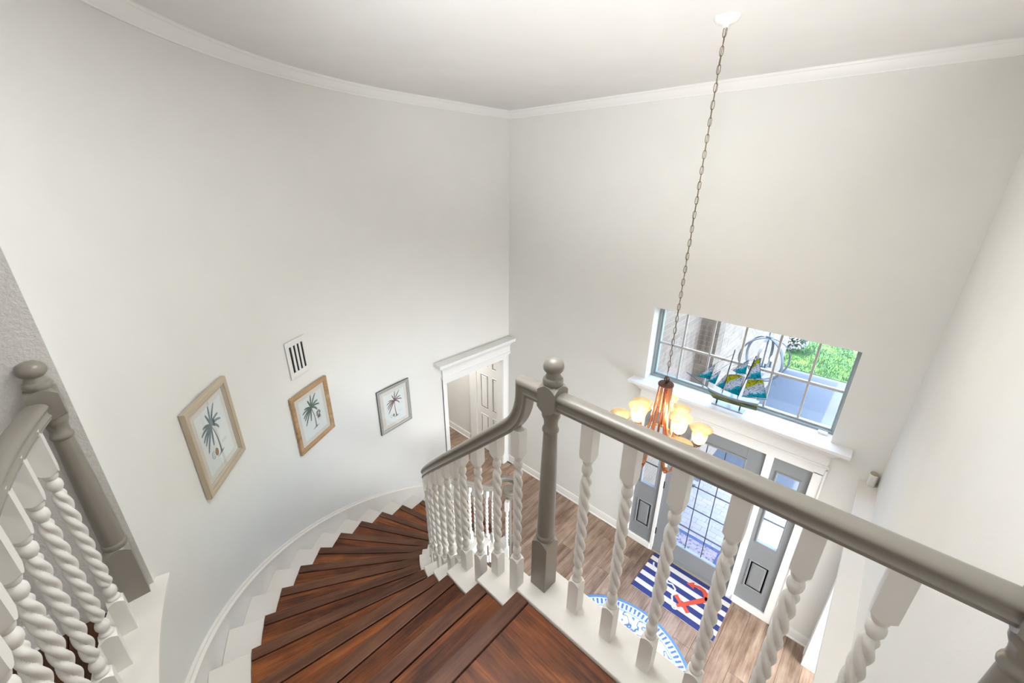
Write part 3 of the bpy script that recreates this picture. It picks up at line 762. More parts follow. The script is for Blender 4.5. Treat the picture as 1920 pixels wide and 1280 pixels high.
# level stub from the newel to the mitre
xm = -.912
pts += [(-.7885, BY, ZR), (xm, BY, ZR)]; lat += [(0, -1), (0, -1)]; ups += [(0, 0, 1), (1.0, 0, 1.0)]
ups[1] = (1.0, 0, 1.0)
pts[1] = (xm, BY, ZR); ups[1] = (-1.0, 0, 1.0)
zs0 = 3.565+.92*(xm+1.07); tl = .095
sd = Vector((-.736, 0, -.677))
pts.append((xm, BY, zs0+tl)); lat.append((0, -1)); ups.append((-1, 0, 0))
pA = Vector((xm, BY, zs0+tl)); pB = Vector((xm, BY, zs0)); pC = pB+sd*tl
for i in range(1, 9):
    f = i/9; p = pA*(1-f)**2+pB*2*f*(1-f)+pC*f*f
    tg = ((pB-pA)*(1-f)+(pC-pB)*f).normalized(); U = Vector((tg.z, 0, -tg.x)); 
    if U.z < 0: U = -U
    pts.append(tuple(p)); lat.append((0, -1)); ups.append(tuple(U))
us_ = (-.677, 0, .736)
pts.append(tuple(pC)); lat.append((0, -1)); ups.append(us_)
pts.append((-1.10, BY, rail_z(.03))); lat.append((0, -1)); ups.append(us_)
a = -90.0
SA = .10
while a >= -181:
    z = rail_top(a)
    x, y = pol(1.562, a); pts.append((x, y, z)); lat.append((math.cos(rad(a)), math.sin(rad(a)))); ups.append(None)
    a -= 2.5
NVX, NVY = -2.60, 2.715
# ease into the volute: spiral in towards the newel
x0, y0, z0 = pts[-1]; start = math.atan2(y0-NVY, x0-NVX); r0 = math.hypot(x0-NVX, y0-NVY)
zv = 1.19
for i in range(1, 41):
    f = i/40; aa = start-f*rad(470); r = .03+(r0-.03)*(1-f)**1.35
    x, y = NVX+r*math.cos(aa), NVY+r*math.sin(aa)
    pts.append((x, y, z0+(zv-z0)*min(1, f*3))); lat.append((math.cos(aa), math.sin(aa))); ups.append((0, 0, 1))
full_u = []
for i in range(len(pts)):
    if ups[i] is not None: full_u.append(ups[i])
    else:
        P0, P1 = Vector(pts[i-1]), Vector(pts[i+1]); t = (P1-P0).normalized(); L = Vector((lat[i][0], lat[i][1], 0)); U = L.cross(t).normalized()
        full_u.append(tuple(U if U.z > 0 else -U))
# keep the lateral sense constant along the run
L2 = [(-l[0], -l[1]) if False else l for l in lat]
ln = []
for i, l in enumerate(L2):
    if i and ln[-1][0]*l[0]+ln[-1][1]*l[1] < 0: l = (-l[0], -l[1])
    ln.append(l)
obj('handrail', rail_sweep(MB(), pts, ln, full_u), M['rail'], sb, smooth=40)
nv = MB(); sq_block(nv, .034, 0, .26, top_r=.03)
nv.lathe([(.03, .262), (.033, .272), (.03, .284), (.03, .3), (.028, .5), (.023, .78), (.028, .79), (.024, .80), (.024, .83), (.034, .86), (.036, .95)], 24)
zt15 = ZU-RIS*15
obj_at('newel_post', nv, M['rail'], sb, (NVX, NVY, zt15-.014), rad(10))
obj('volute_cap', MB().lathe([(.05, zv-.057), (.055, zv-.05), (.055, zv-.012), (.05, zv-.005), (0.0005, zv-.004)], 28, (NVX, NVY, 0)), M['rail'], sb, smooth=40)
BF = baluster_mesh('baluster', .205, .15, .56)
cache = {}
def fitted(hbase, total):
    key = (hbase, round(total/.004))
    if key not in cache: cache[key] = baluster_mesh('baluster', hbase, max(.03, key[1]*.004-hbase-.56), .56, rake=.9)
    return cache[key]
for k in range(1, NST):
    z = ZU-RIS*k
    if k == 1: P2 = [(-1.032, BY, 0, .138, rail_z(-.038)), (-.907, BY, 0, .205, None)]
    elif k == 2: P2 = [(*pol(1.562, -94.05), 0, .138, rail_top(-94.05)), (-1.16, BY, 0, .205, rail_z(.09))]
    else:
        a = ang_in(k); P2 = [(*pol(1.562, a+da), rad(a+da+90), hb_, rail_top(a+da)) for da, hb_ in ((1.75, .138), (5.4, .205))]
    for x, y, r, hb_, zr in P2:
        me = fitted(hb_, zr-.080-z) if zr else baluster_mesh('baluster', .205, .128, .56)
        put_bal(me, x, y, z, sb, r)
# balusters gathered round the volute newel
for da in (-62, 20, 95): put_bal(BF, NVX+.105*math.cos(rad(da)), NVY+.105*math.sin(rad(da)), zt15-.014, sb, rad(da))

# hall balustrade (left foreground)
hb = thing('hall_balustrade', 'taupe railing with white twisted balusters at left, curving to a newel against the wall', 'balustrade', (-1.3, -.3, ZU))
newel('newel_post', pe[0]+.006, -.222, ZU, hb)
RB = 2.889
hpts = []; hl = []
for a in np.linspace(-104.2, -90, 18):
    hpts.append((*pol(RB, a), ZR)); hl.append((math.cos(rad(a)), math.sin(rad(a))))
hpts.append((-.80, CY-RB, ZR)); hl.append((0, -1))
obj('handrail', rail_sweep(MB(), hpts, hl), M['rail'], hb, smooth=40)
newel('newel_post', -.765, CY-RB, ZU, hb)
for i in range(5): put_bal(BL, *pol(RB, -102.2+3.05*i), ZU, hb, rad(0))
for i in range(1, 3): put_bal(BL, CX+.153*i-.02, CY-RB, ZU, hb)
#PART2
# ------------------------------------------------------------ pictures and vent on the curved wall
def wall_root(name, a, z, label, cat, group=None, R=2.826):
    x, y = pol(R, a); return thing(name, label, cat, (x, y, z), rad(a-90), group, local=True)
def frame_profile_mesh(w, h, prof):
    """mitred frame; profile = (inset from the outer edge, depth towards the room)"""
    mb = MB(); rings = []
    for sx, sz in ((-1, -1), (1, -1), (1, 1), (-1, 1)):
        rings.append([(sx*(w/2-i), -d, sz*(h/2-i)) for i, d in prof])
    return mb.loft(rings, closed=True)
def ribbon(mb, pts, ws, y0, y1, axis='xz'):
    n = len(pts); L = []; Rr = []
    ws = ws if hasattr(ws, '__len__') else [ws]*n
    for i in range(n):
        t = np.array(pts[min(i+1, n-1)])-np.array(pts[max(i-1, 0)]); t = t/max(1e-9, np.linalg.norm(t)); nn = np.array((-t[1], t[0]))
        L.append(np.array(pts[i])+nn*ws[i]/2); Rr.append(np.array(pts[i])-nn*ws[i]/2)
    for i in range(n-1):
        q = [L[i], L[i+1], Rr[i+1], Rr[i]]
        if axis == 'xz': V = [(p[0], y0, p[1]) for p in q]+[(p[0], y1, p[1]) for p in q]
        else: V = [(p[0], p[1], y0) for p in q]+[(p[0], p[1], y1) for p in q]
        mb.add(V, [(3, 2, 1, 0), (4, 5, 6, 7), (0, 1, 5, 4), (1, 2, 6, 5), (2, 3, 7, 6), (3, 0, 4, 7)])
    return mb
def frond(mb, c, ang, L, w, droop, y0, y1, n=7):
    pts = []; a = ang; p = np.array(c, float)
    for i in range(n+1):
        pts.append(tuple(p)); p = p+np.array((math.cos(a), math.sin(a)))*L/n; a += droop/n
    ribbon(mb, pts, [w*(.35+1.0*math.sin(PI*min(1, (i+.6)/(n+1.2)))**.8)*(1 if i < n else .15) for i in range(n+1)], y0, y1)
    for i in range(1, n, 1):       # leaflets along the rib
        for s_ in (-1, 1):
            q = np.array(pts[i]); d = np.array(pts[i+1])-q; aa = math.atan2(d[1], d[0])+s_*.62
            e = q+np.array((math.cos(aa), math.sin(aa)))*w*1.15
            ribbon(mb, [tuple(q), tuple(e)], [w*.42, w*.08], y0, y1)
FR = [
 (-125.45, 3.045, .492, .582, M['gold'], M['gold'], M['ink_blue'], 'first',
  'champagne framed palm print with slate blue fronds and a coconut, hanging highest beside the stair',
  [(0, 0), (0, .024), (.004, .03), (.012, .031), (.034, .027), (.036, .022), (.044, .022), (.048, .015), (.048, 0)]),
 (-148.2, 2.498, .485, .575, M['oak'], M['oak'], M['ink_green'], 'second',
  'oak framed green palm print with a brown nut cluster, hanging under the vent',
  [(0, 0), (0, .022), (.004, .026), (.020, .026), (.024, .022), (.040, .018), (.044, .012), (.044, 0)]),
 (-170.8, 1.978, .475, .577, M['silver'], M['silver'], M['ink_red'], 'third',
  'silver framed maroon palm print with a green nut, hanging nearest the left doorway',
  [(0, 0), (0, .02), (.004, .024), (.010, .024), (.013, .018), (.016, .018), (.020, .025), (.026, .025), (.038, .014), (.040, .008), (.040, 0)])]
for a, z, w, h, mf, _, ink, which, lab, prof in FR:
    r = wall_root('picture_frame', a, z, lab, 'picture', 'palm prints along the stair wall')
    obj('frame', frame_profile_mesh(w, h, prof), mf, r, smooth=25)
    if which == 'third':
        obj('frame_edge', frame_profile_mesh(w+.002, h+.002, [(0, 0), (0, .019), (.0035, .0215), (.0035, 0)]), M['silverd'], r)
        obj('frame_edge', frame_profile_mesh(w, h, [(.0125, .010), (.0125, .0186), (.0165, .0186), (.0165, .010)]), M['silverd'], r)
    if which == 'first':
        obj('frame_lip', frame_profile_mesh(w, h, [(.035, .010), (.035, .0262), (.0375, .0225), (.0375, .010)]), M['tan'], r)
        obj('frame_lip', frame_profile_mesh(w, h, [(.0465, .004), (.0465, .0165), (.050, .013), (.050, .004)]), M['silver'], r)
    wi, hi = w-.085, h-.085
    mt = obj('mount', MB().box(-wi/2, wi/2, -.008, -.002, -hi/2, hi/2), M['mount'], r)
    pw, ph = .31, .40
    pr = obj('print', MB().box(-pw/2, pw/2, -.0088, -.0078, -ph/2, ph/2), M['paper'], r)
    y0, y1 = -.0093, -.0087
    bx, bz = .012, -ph*.33; cx_, cz_ = -.012 if which != 'third' else .0, ph*.19
    if which == 'second': bx, bz = .01, -ph*.34
    tr = [(cx_+(bx-cx_)*f+.012*math.sin(f*PI)*(1 if which != 'third' else -.6), cz_+(bz-cz_)*f) for f in np.linspace(0, 1, 12)]
    mb = MB(); ribbon(mb, tr, [.008+.006*f**2+(.012 if i == 11 else 0) for i, f in enumerate(np.linspace(0, 1, 12))], y0, y1)
    ribbon(mb, [(bx-.045, bz-.006), (bx, bz), (bx+.04, bz+.004)], [.002, .012, .002], y0, y1)
    obj('palm_trunk', mb, M['ink_trunk'] if which != 'third' else M['ink_red'], r)
    mb = MB()
    for ang, L, dr in ((62, .135, -.35), (84, .12, -.1), (104, .09, .2), (38, .10, -.8), (14, .11, -.9), (-12, .09, -1.1), (140, .09, .9), (162, .115, .9), (186, .12, .8), (206, .125, .5), (228, .16, .25), (252, .12, .2)):
        if which == 'third' and ang == 252: continue
        frond(mb, (cx_, cz_), rad(ang), L*1.08, .0125 if which != 'third' else .0095, dr, y0-.0002, y1-.0002)
    obj('palm_fronds', mb, ink, r)
    mb = MB()
    if which == 'first':
        obj('coconut', MB().loft([[(-.034+.019*math.cos(q)*s_, yy, -.1+.026*math.sin(q)*s_) for q in np.linspace(0, 2*PI, 20, False)] for s_, yy in ((1, y0), (.98, y1-.001))]), M['ink_brown'], r)
        el = [(-.074+.017*math.cos(q), -.1+.024*math.sin(q)) for q in np.linspace(.6, 2*PI-.6, 18)]; ribbon(mb, el, .003, y0, y1)
        el = [(-.074+.008*math.cos(q), -.1+.014*math.sin(q)) for q in np.linspace(0, 2*PI, 14)]; ribbon(mb, el, .0018, y0, y1)
        obj('nut_sketch', mb, M['ink_trunk'], r)
    elif which == 'second':
        for i in range(17):
            q = random.random()*6.28; rr_ = .03*math.sqrt(random.random()); x_, z_ = .068+rr_*math.cos(q)*.8, -.028+rr_*math.sin(q)*1.4
            ribbon(mb, [(x_+.008*math.cos(t), z_+.008*math.sin(t)) for t in np.linspace(0, 2*PI, 8)], .005, y0, y1)
        ribbon(mb, [(.02, .075), (.05, .055), (.06, .02)], .0025, y0, y1)
        obj('nut_cluster', mb, M['ink_dark'], r)
    else:
        obj('nut', MB().loft([[(-.03+.012*math.cos(q)*s_, yy, -.105+.021*math.sin(q)*s_) for q in np.linspace(0, 2*PI, 16, False)] for s_, yy in ((1, y0), (.98, y1-.001))]), M['ink_olive'], r)
        el = [(-.066+.011*math.cos(q), -.108+.018*math.sin(q)) for q in np.linspace(.5, 2*PI-.5, 14)]; ribbon(mb, el, .003, y0, y1)
        ribbon(mb, [(-.048, -.095), (-.046, -.12)], .004, y0, y1); obj('nut_sketch', mb, M['ink_olive'], r)
    mb = MB()       # a few unreadable strokes of script
    for row in range(2):
        ribbon(mb, [(.045+.0035*i, -.075-row*.012+.004*math.sin(i*1.9+row)) for i in range(17)], .0012, y0, y1)
    obj('script', mb, M['ink_pale'], r)
    obj('glazing', MB().box(-wi/2-.002, wi/2+.002, -.0125, -.0115, -hi/2-.002, hi/2+.002), M['glass'], r)
v = wall_root('wall_vent', -147.55, 3.095, 'white air vent with four dark slots, in the curved wall above the oak frame', 'vent', R=2.832)
mb = MB().box(-.122, -.083, -.008, -.001, -.168, .168).box(.083, .122, -.008, -.001, -.168, .168).box(-.083, .083, -.008, -.001, .118, .168).box(-.083, .083, -.008, -.001, -.168, -.118)
obj('faceplate', mb, M['plastic'], v, bevel=.002)
for i in range(3):
    xc = -.083+.026+(.046)*i+.012
    obj('slat', MB().box(xc-.012, xc+.012, -.0075, -.001, -.118, .118), M['plastic'], v, bevel=.002)
obj('slot_back', MB().box(-.084, .084, -.0018, -.0004, -.119, .119), M['dark'], v)

# ------------------------------------------------------------ rug and mats
rg = obj('round_rug', MB().lathe([(.0005, 0.0), (.786, 0), (.793, .004), (.788, .008), (.0005, .008)], 96), M['rug'], None, smooth=30)
rg.location = (-1.011, 2.519, .0005); tag(rg, 'round white rug with blue flowers and blue border under the chandelier', 'rug')
mt = obj('door_mat', MB().box(-1.312, -.362, 3.508, 4.134, .0005, .010), M['stripe'], None, bevel=.003)
tag(mt, 'navy and white striped mat with a red anchor, lying inside the front door', 'door mat')
ax = np.array((-.585, 3.929)); bx = np.array((-.805, 3.625)); t = (bx-ax)/np.linalg.norm(bx-ax)
def mirr(p): q = np.array(p)-ax; pr_ = t*np.dot(q, t); return tuple(ax+pr_*2-q)
mb = MB(); Z0, Z1 = .0098, .0108
arm = [(-.583, 3.915), (-.584, 3.955), (-.605, 3.995), (-.645, 4.028), (-.70, 4.035), (-.765, 4.01)]
wd = [.07, .068, .06, .052, .044, .03]
ribbon(mb, [tuple(ax-t*.01), tuple(bx)], [.06, .04], Z0, Z1, 'xy')
ribbon(mb, arm, wd, Z0, Z1+.0001, 'xy'); ribbon(mb, [mirr(p) for p in arm], wd, Z0, Z1+.0001, 'xy')
for f in (lambda p: p, mirr):
    pl = [f(p) for p in ((-.835, 3.985), (-.765, 4.06), (-.74, 3.965))]; mb.prism(pl, Z0, Z1+.0002)
ribbon(mb, [(-.866, 3.748), (-.80, 3.700), (-.74, 3.676), (-.676, 3.630)], [.05, .042, .042, .05], Z0, Z1+.0003, 'xy')
obj('anchor_print', mb, M['anchor'], mt)
mb = MB()
rp = [(-.815, 3.615), (-.86, 3.64), (-.892, 3.70), (-.893, 3.77), (-.90, 3.815), (-.95, 3.85), (-1.0, 3.83), (-1.03, 3.86), (-1.09, 3.90), (-1.15, 3.875), (-1.19, 3.90), (-1.235, 3.94), (-1.25, 3.985)]
fine = []
for i in range(len(rp)-1):
    for f in (0, .5): fine.append(tuple(np.array(rp[i])*(1-f)+np.array(rp[i+1])*f))
ribbon(mb, fine+[rp[-1]], .02, Z0, Z1-.0002, 'xy')
ribbon(mb, [(-.815+.03*math.cos(q), 3.60+.03*math.sin(q)) for q in np.linspace(0, 2*PI, 16)], .014, Z0, Z1-.0003, 'xy')
obj('rope_print', mb, M['rope'], mt)

# ------------------------------------------------------------ chandelier
HX0, HY0 = -.965, 2.614
ch = thing('chandelier', 'copper chandelier with nine lit amber bell shades hanging on a long chain in the stairwell', 'chandelier', (HX0, HY0, ZC))
obj('canopy', MB().lathe([(.0005, ZC), (.064, ZC), (.064, ZC-.006), (.058, ZC-.016), (.040, ZC-.028), (.016, ZC-.034), (.014, ZC-.046), (.0005, ZC-.047)], 32, (HX0, HY0, 0)), M['plastic'], ch, smooth=40)
lk = MB(); NL = 20
lk.tube([((.0085)*math.cos(q), 0, .0175*math.sin(q)+(.006 if math.sin(q) > 0 else -.006)*min(1, abs(math.sin(q))*3)) for q in np.linspace(0, 2*PI, NL, False)], .0021, 6, closed=True)
lme = lk.mesh('chain_link'); lme.materials.append(M['chain'])
for p in lme.polygons: p.use_smooth = True
zt_ = ZC-.065; pitch = .0415; i = 0
while zt_ > 3.275:
    place('chain_link', lme, None, ch, loc=(HX0, HY0, zt_), rotz=(PI/2 if i % 2 else 0)+rad(20)+random.uniform(-.25, .25)); zt_ -= pitch; i += 1
obj('cord', MB().tube([(HX0+.003*math.sin(q*3.1), HY0+.003*math.cos(q*2.3), ZC-.05-q*.1) for q in np.arange(0, 20.6, .5)], .0018, 6), M['chain'], ch, smooth=60)
mb = MB()
for q in (0, PI/3, 2*PI/3):
    mb.tube([(HX0+.017*math.cos(s_)*math.cos(q), HY0+.017*math.cos(s_)*math.sin(q), 3.232+.024*math.sin(s_)) for s_ in np.linspace(0, 2*PI, 20, False)], .0028, 6, closed=True)
obj('hanging_loop', mb, M['bronze'], ch, smooth=60)
obj('top_cap', MB().lathe([(.0005, 3.206), (.05, 3.204), (.054, 3.198), (.054, 3.188), (.046, 3.183), (.0005, 3.183)], 28, (HX0, HY0, 0)), M['bronze'], ch, smooth=40)
obj('centre_rod', MB().lathe([(.008, 3.19), (.008, 2.72), (.02, 2.70), (.03, 2.66), (.022, 2.63), (.008, 2.62), (.013, 2.605), (.0005, 2.59)], 16, (HX0, HY0, 0)), M['copper'], ch, smooth=40)
obj('arm_ring', MB().tube([(HX0+.088*math.cos(q), HY0+.088*math.sin(q), 2.80) for q in np.linspace(0, 2*PI, 32, False)], .006, 8, closed=True), M['brass'], ch, smooth=60)
def strip(path, w, th):
    """flat copper bar bent along a radial (r, z) path"""
    n = len(path); rings = []
    for i in range(n):
        t_ = np.array(path[min(i+1, n-1)])-np.array(path[max(i-1, 0)]); t_ = t_/np.linalg.norm(t_); nn = np.array((-t_[1], t_[0]))
        p = np.array(path[i]); rings.append([(p[0]+nn[0]*o, s_*w/2, p[1]+nn[1]*o) for o, s_ in ((-th/2, -1), (-th/2, 1), (th/2, 1), (th/2, -1))])
    return rings
def smoothp(P, n=6):
    out = []
    for i in range(len(P)-1):
        p0, p1, p2, p3 = [np.array(P[max(0, min(len(P)-1, i+k))], float) for k in (-1, 0, 1, 2)]
        for f in np.linspace(0, 1, n, False):
            out.append(.5*((2*p1)+(-p0+p2)*f+(2*p0-5*p1+4*p2-p3)*f*f+(-p0+3*p1-3*p2+p3)*f**3))
    out.append(np.array(P[-1], float)); return out
mbA = MB(); mbA.loft(strip(smoothp([(.045, 3.19), (.05, 3.08), (.062, 2.95), (.082, 2.80), (.112, 2.66), (.145, 2.585), (.185, 2.575), (.222, 2.61), (.255, 2.68), (.28, 2.745)]), .017, .006))
mbA.loft(strip(smoothp([(.112, 2.66), (.118, 2.60), (.14, 2.558), (.172, 2.552), (.188, 2.578), (.172, 2.6), (.156, 2.588)]), .014, .005))
meA = mbA.mesh('long_arm'); meA.materials.append(M['copper'])
mbB = MB(); mbB.loft(strip(smoothp([(.045, 3.19), (.048, 3.08), (.058, 2.95), (.075, 2.84), (.10, 2.78), (.135, 2.79), (.158, 2.83), (.165, 2.87)]), .017, .006))
meB = mbB.mesh('short_arm'); meB.materials.append(M['copper'])
prof = [(.014, .0), (.030, .006), (.044, .022), (.051, .045), (.053, .068), (.053, .086), (.058, .100), (.070, .114), (.079, .122), (.081, .126)]
sv = MB(); sv.loft([[(r*math.cos(q), r*math.sin(q), z) for q in np.linspace(0, 2*PI, 28, False)] for r, z in prof], cap=False)
meS = sv.mesh('lamp_shade'); meS.materials.append(M['shade'])
meC = MB().lathe([(.0005, -.02), (.018, -.02), (.024, -.012), (.022, .0), (.026, .006), (.012, .012), (.012, .03), (.0005, .03)], 16).mesh('socket'); meC.materials.append(M['bronze'])
meBu = MB().lathe([(.0005, .03), (.012, .032), (.02, .045), (.023, .058), (.02, .072), (.010, .083), (.0005, .086)], 14).mesh('bulb'); meBu.materials.append(M['bulb'])
for me in (meA, meB, meS, meC, meBu):
    for p in me.polygons: p.use_smooth = True
    me.set_sharp_from_angle(angle=rad(40))
for k in range(9):
    up_ = k >= 6; ang = rad(23+60*k) if not up_ else rad(102+120*(k-6)); R_ = .165 if up_ else .28; zr = 3.01 if up_ else 2.89
    o = place('arm', meB if up_ else meA, None, ch, loc=(HX0, HY0, 0), rotz=ang)
    x, y = HX0+R_*math.cos(ang), HY0+R_*math.sin(ang)
    place('socket', meC, None, o, loc=(R_, 0, zr-.126))
    s_ = place('lamp_shade', meS, None, ch, loc=(x, y, zr-.126), rotz=ang)
    place('bulb', meBu, None, s_)
    lamp('POINT', 'chandelier_bulb_light', (x, y, zr-.066), CH_POWER, (1, .93, .84), size=.027)

# ------------------------------------------------------------ model ship on the ledge
SY = 4.152
sh = thing('model_ship', 'model sailing ship with turquoise and yellow glass sails, standing on the window ledge', 'ornament', (-.87, SY, 2.385))
obj('stand', MB().box(-1.02, -.72, SY-.048, SY+.05, 2.3852, 2.392), M['ship_grey'], sh, bevel=.002)
for xx in (-.985, -.765): obj('stand_post', MB().box(xx-.006, xx+.006, SY-.01, SY+.01, 2.391, 2.435), M['ship_dark'], sh)
hull = []; deck = []
for f in np.linspace(0, 1, 15):
    x = -1.095+f*.475; hw = .046*math.sin(PI*min(1, .05+f*.72))**.7 if f > 0 else .002
    zk = 2.425+.09*(1-min(1, f/.16))**1.6+.02*f*f; zd = 2.503+.022*(1-f)**2+.034*f**2.2
    hull.append([(x, SY+hw*s_, zk+(zd-.016-zk)*g) for s_, g in ((0, 0), (.55, .18), (.85, .5), (1, 1), (-1, 1), (-.85, .5), (-.55, .18))])
    deck.append([(x, SY-hw*1.02, zd-.018), (x, SY+hw*1.02, zd-.018), (x, SY+hw*1.04, zd+.004), (x, SY-hw*1.04, zd+.004)])
obj('hull', MB().loft(hull), M['hull'], sh, smooth=40); obj('deck', MB().loft(deck), M['ship_grey'], sh)
def rod(name, p, q, r=.0035, mat='ship_dark', par=sh): return obj(name, MB().tube([(p[0], SY, p[1]), (q[0], SY, q[1])], r, 8), M[mat], par, smooth=50)
rod('bowsprit', (-1.09, 2.52), (-1.335, 2.623), .004)
m1 = rod('mast', (-.955, 2.50), (-.925, 3.008), .0045); m2 = rod('mast', (-.81, 2.50), (-.738, 3.004), .0045)
rod('yard', (-.94, 2.731), (-.792, 2.778), .003); rod('yard', (-.775, 2.737), (-.642, 2.794), .003); rod('boom', (-.775, 2.545), (-.556, 2.597), .003)
for p, q in (((-1.272, 2.593), (-.926, 2.964)), ((-1.19, 2.56), (-.93, 2.87)), ((-.92, 2.79), (-.742, 2.992)), ((-.915, 2.84), (-.745, 2.96)), ((-.97, 2.53), (-.93, 2.93))): rod('stay', p, q, .0014)
sails = [[(-1.229, 2.609), (-1.071, 2.801), (-1.092, 2.626)], [(-1.134, 2.599), (-1.008, 2.758), (-1.038, 2.587)], [(-1.023, 2.577), (-.955, 2.728), (-.948, 2.559)],
 [(-.940, 2.72), (-.865, 2.757), (-.789, 2.761), (-.803, 2.543), (-.94, 2.557)], [(-.905, 2.79), (-.79, 2.935), (-.789, 2.79), (-.852, 2.775)],
 [(-.742, 2.93), (-.707, 2.987), (-.655, 2.794), (-.768, 2.746)], [(-.758, 2.735), (-.637, 2.786), (-.568, 2.61), (-.77, 2.548)]]
for pts_ in sails:
    c0 = np.mean(pts_, axis=0)
    n = len(pts_); rr_ = []
    for yy in (-.002, .002):
        rr_.append([(p[0], SY+yy, p[1]) for p in pts_])
    s_ = obj('sail', MB().loft(rr_), M['sail'], sh)
    obj('sail_edging', MB().tube([(p[0], SY, p[1]) for p in pts_], .0026, 6, closed=True), M['ship_dark'], s_, smooth=60)

# ------------------------------------------------------------ small fittings
sn = thing('chime_box', 'small white ribbed box with a tan top at the corner end of the white ledge', 'sensor', (.33, 4.11, 2.142))
obj('body', MB().box(.302, .356, 4.078, 4.148, 2.1422, 2.25), M['plastic'], sn, bevel=.008, smooth=40)
for i in range(3): obj('rib', MB().box(.310+.014*i, .316+.014*i, 4.074, 4.08, 2.15, 2.24), M['plastic'], sn, bevel=.001)
obj('cover', MB().lathe([(.0005, 2.249), (.026, 2.249), (.028, 2.254), (.026, 2.262), (.0005, 2.262)], 20, (.329, 4.112, 0)), M['tan'], sn, smooth=40)
ws = obj('window_sensor', MB().box(-.125, -.05, 4.235, 4.285, 2.3853, 2.405), M['plastic'], None, bevel=.004); tag(ws, 'small flat white plastic sensor lying at the right end of the window ledge', 'sensor')

# ------------------------------------------------------------ outside: porch, wing walls, drive, lawn
po = obj('porch', MB().box(-1.808, 1.3, D+WT+.001, 5.858, -.2, -.064).box(-1.548, 1.3, 5.858, 6.298, -.2, -.064), M['soil'], None); tag(po, 'porch floor of pale pinkish pavers outside the front door', 'porch')
pm_ = MB().box(-.0985, .0985, -.0485, .0485, -.03, 0).mesh('paver'); pm_.materials.append(M['paver'])
nb = 0
for j in range(19):
    for i in range(11):
        x = -1.73+.2*i+(.1 if j % 2 else 0); y = D+WT+.052+.1*j
        if x-.1 < -1.806 or (y+.05 > 5.858 and x-.1 < -1.55): continue
        if nb < 300: place('paver', pm_, None, po, loc=(x, y, -.05)); nb += 1
om = obj('porch_mat', MB().box(-1.36, -.64, D+WT+.06, 4.80, -.0495, -.035), M['matblue'], None, bevel=.004); tag(om, 'pinkish mat with a slate blue border lying on the porch outside the door glass', 'door mat')
obj('woven_field', MB().box(-1.29, -.71, D+WT+.11, 4.74, -.036, -.0335), M['coir'], om)
wing = obj('wing_wall_near', MB().box(-2.3, -1.81, D+WT, 5.86, -.2, 3.7), M['brickx'], None); struct(wing, 'tan brick porch side wall outside the window'); wing.name = 'wall_porch'
pil = obj('wall_pillar', MB().box(-1.812, -1.552, 5.86, 6.12, -.2, 3.55), M['bricky'], None); struct(pil)
w2 = obj('wall_wing', MB().box(-2.3, -1.55, 6.121, 12.35, -.2, 3.1), M['brickx'], None); struct(w2)
pc = obj('ceiling_porch', MB().box(-1.81, 1.3, 5.08, 5.32, 3.56, 3.74).box(1.06, 1.3, 5.08, 5.32, -.2, 3.56), M['trim'], None); struct(pc); pc.name = 'trim_10'
dr = obj('driveway', MB().box(-14, 14, 6.3, 12.5, -.3, -.205).box(1.3, 14, D+WT, 6.3, -.3, -.205), M['concrete'], None); tag(dr, 'grey concrete driveway outside, half in the shade of the house', 'driveway')
lw = obj('lawn', MB().box(-20, 20, 12.505, 45, -.3, -.19), M['lawn'], None); tag(lw, 'sunlit green front lawn beyond the driveway', 'lawn')
V = []; Fs = []
for i in range(9000):
    x, y = random.uniform(-2.6, 1.2), 12.5+abs(random.gauss(0, 1))*2.4; a_ = random.random()*PI; hgt = random.uniform(.04, .09); w_ = .008
    dx, dy = math.cos(a_)*w_, math.sin(a_)*w_; n = len(V)
    V += [(x-dx, y-dy, -.19), (x+dx, y+dy, -.19), (x+random.uniform(-.03, .03), y+random.uniform(-.03, .03), -.19+hgt)]; Fs.append((n, n+1, n+2))
me = bpy.data.meshes.new('grass'); me.from_pydata(V, [], Fs); g = place('grass', me, M['lawn'], lw); g['kind'] = 'stuff'
bs = thing('flowering_shrub', 'pale pink flowering shrub at the far edge of the driveway by the lawn', 'shrub', (-1.75, 14.0, -.19))
def leaves(name, n, s0, mat, rad_, squash=.75, zc=.41, shell=.0):
    V = []; Fs = []
    for i in range(n):
        d = Vector((random.gauss(0, 1), random.gauss(0, 1), random.gauss(0, 1))).normalized()*rad_*(shell+(1-shell)*random.random()**.5)
        c_ = Vector((-1.75+d.x, 14.0+d.y, -.19+zc+d.z*squash)); u = Vector((random.gauss(0, 1), random.gauss(0, 1), random.gauss(0, 1))).normalized(); w_ = u.orthogonal().normalized()
        s_ = s0*random.uniform(.7, 1.3); k = len(V); V += [c_-u*s_, c_+w_*s_*.5, c_+u*s_, c_-w_*s_*.5]; Fs.append((k, k+1, k+2, k+3))
    me = bpy.data.meshes.new(name); me.from_pydata([tuple(p) for p in V], [], Fs); o = place(name, me, M[mat], bs); o['kind'] = 'stuff'; return o
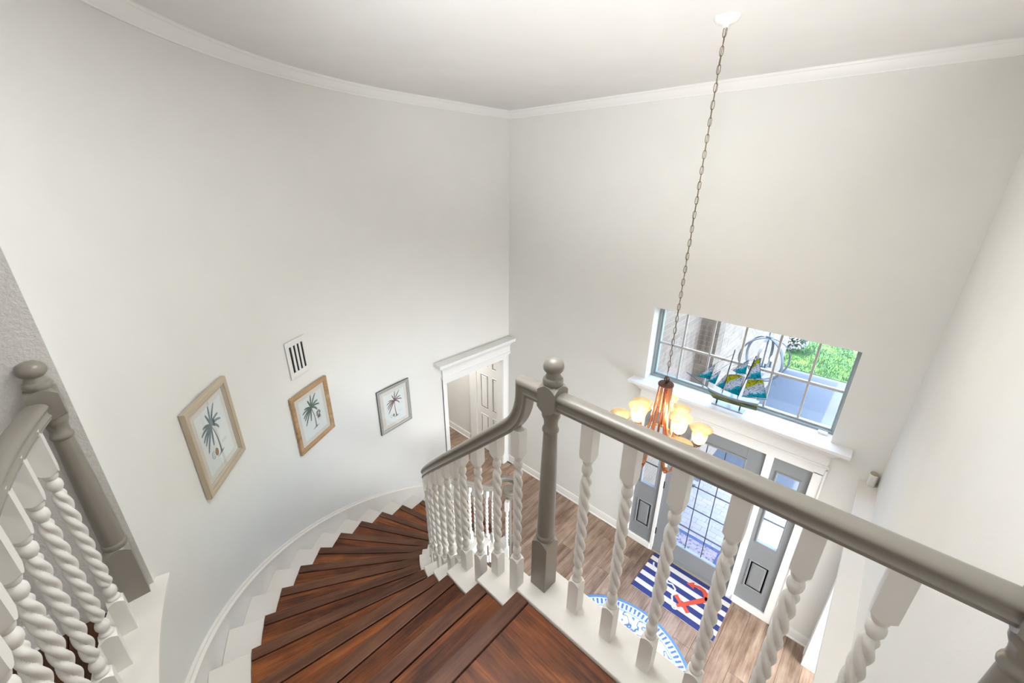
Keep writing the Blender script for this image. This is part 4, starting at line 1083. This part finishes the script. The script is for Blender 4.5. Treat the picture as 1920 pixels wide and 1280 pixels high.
leaves('foliage', 2200, .045, 'leaf', .46); leaves('blossoms', 900, .035, 'petal', .49, shell=.8)
obj('stem', MB().tube([(-1.75, 14, -.19), (-1.74, 14.01, 0), (-1.76, 13.99, .2)], [.03, .022, .012], 8), M['ink_dark'], bs)

ln_ = thing('porch_lantern', 'round grey orb lantern with candle bulbs hanging outside the window', 'lantern', (-.842, 5.2, 3.55))
LC = (-.842, 5.2, 2.60)
obj('ceiling_plate', MB().lathe([(.0005, 3.56), (.06, 3.56), (.06, 3.545), (.03, 3.53), (.0005, 3.53)], 20, (LC[0], LC[1], 0)), M['steel'], ln_, smooth=40)
obj('rod', MB().tube([(LC[0], LC[1], 3.54), (LC[0], LC[1], 2.87)], .006, 8), M['steel'], ln_, smooth=60)
for q in (25, 85, 145):
    a_ = rad(q); rings = []
    for s_ in np.linspace(0, 2*PI, 48, False):
        rings.append([(LC[0]+r_*math.cos(s_)*math.cos(a_)-o_*math.sin(a_), LC[1]+r_*math.cos(s_)*math.sin(a_)+o_*math.cos(a_), LC[2]+r_*math.sin(s_)) for r_, o_ in ((.258, -.014), (.258, .014), (.268, .014), (.268, -.014))])
    obj('ring', MB().loft(rings, closed=True), M['steel'], ln_, smooth=40)
obj('hub', MB().lathe([(.0005, 2.89), (.03, 2.885), (.034, 2.872), (.03, 2.858), (.008, 2.85), (.008, 2.52), (.02, 2.51), (.02, 2.49), (.0005, 2.485)], 16, (LC[0], LC[1], 0)), M['steel'], ln_, smooth=40)
for k in range(4):
    a_ = rad(30+90*k); x, y = LC[0]+.085*math.cos(a_), LC[1]+.085*math.sin(a_)
    cd = obj('candle', MB().lathe([(.0005, 2.50), (.018, 2.50), (.018, 2.51), (.011, 2.512), (.011, 2.575), (.0005, 2.576)], 12, (x, y, 0)).tube([(LC[0], LC[1], 2.505), (x, y, 2.505)], .004, 6), M['steel'], ln_, smooth=40)
    obj('bulb', MB().lathe([(.0005, 2.576), (.010, 2.58), (.017, 2.60), (.014, 2.625), (.005, 2.648), (.0005, 2.654)], 12, (x, y, 0)), M['bulb_out'], cd, smooth=60)
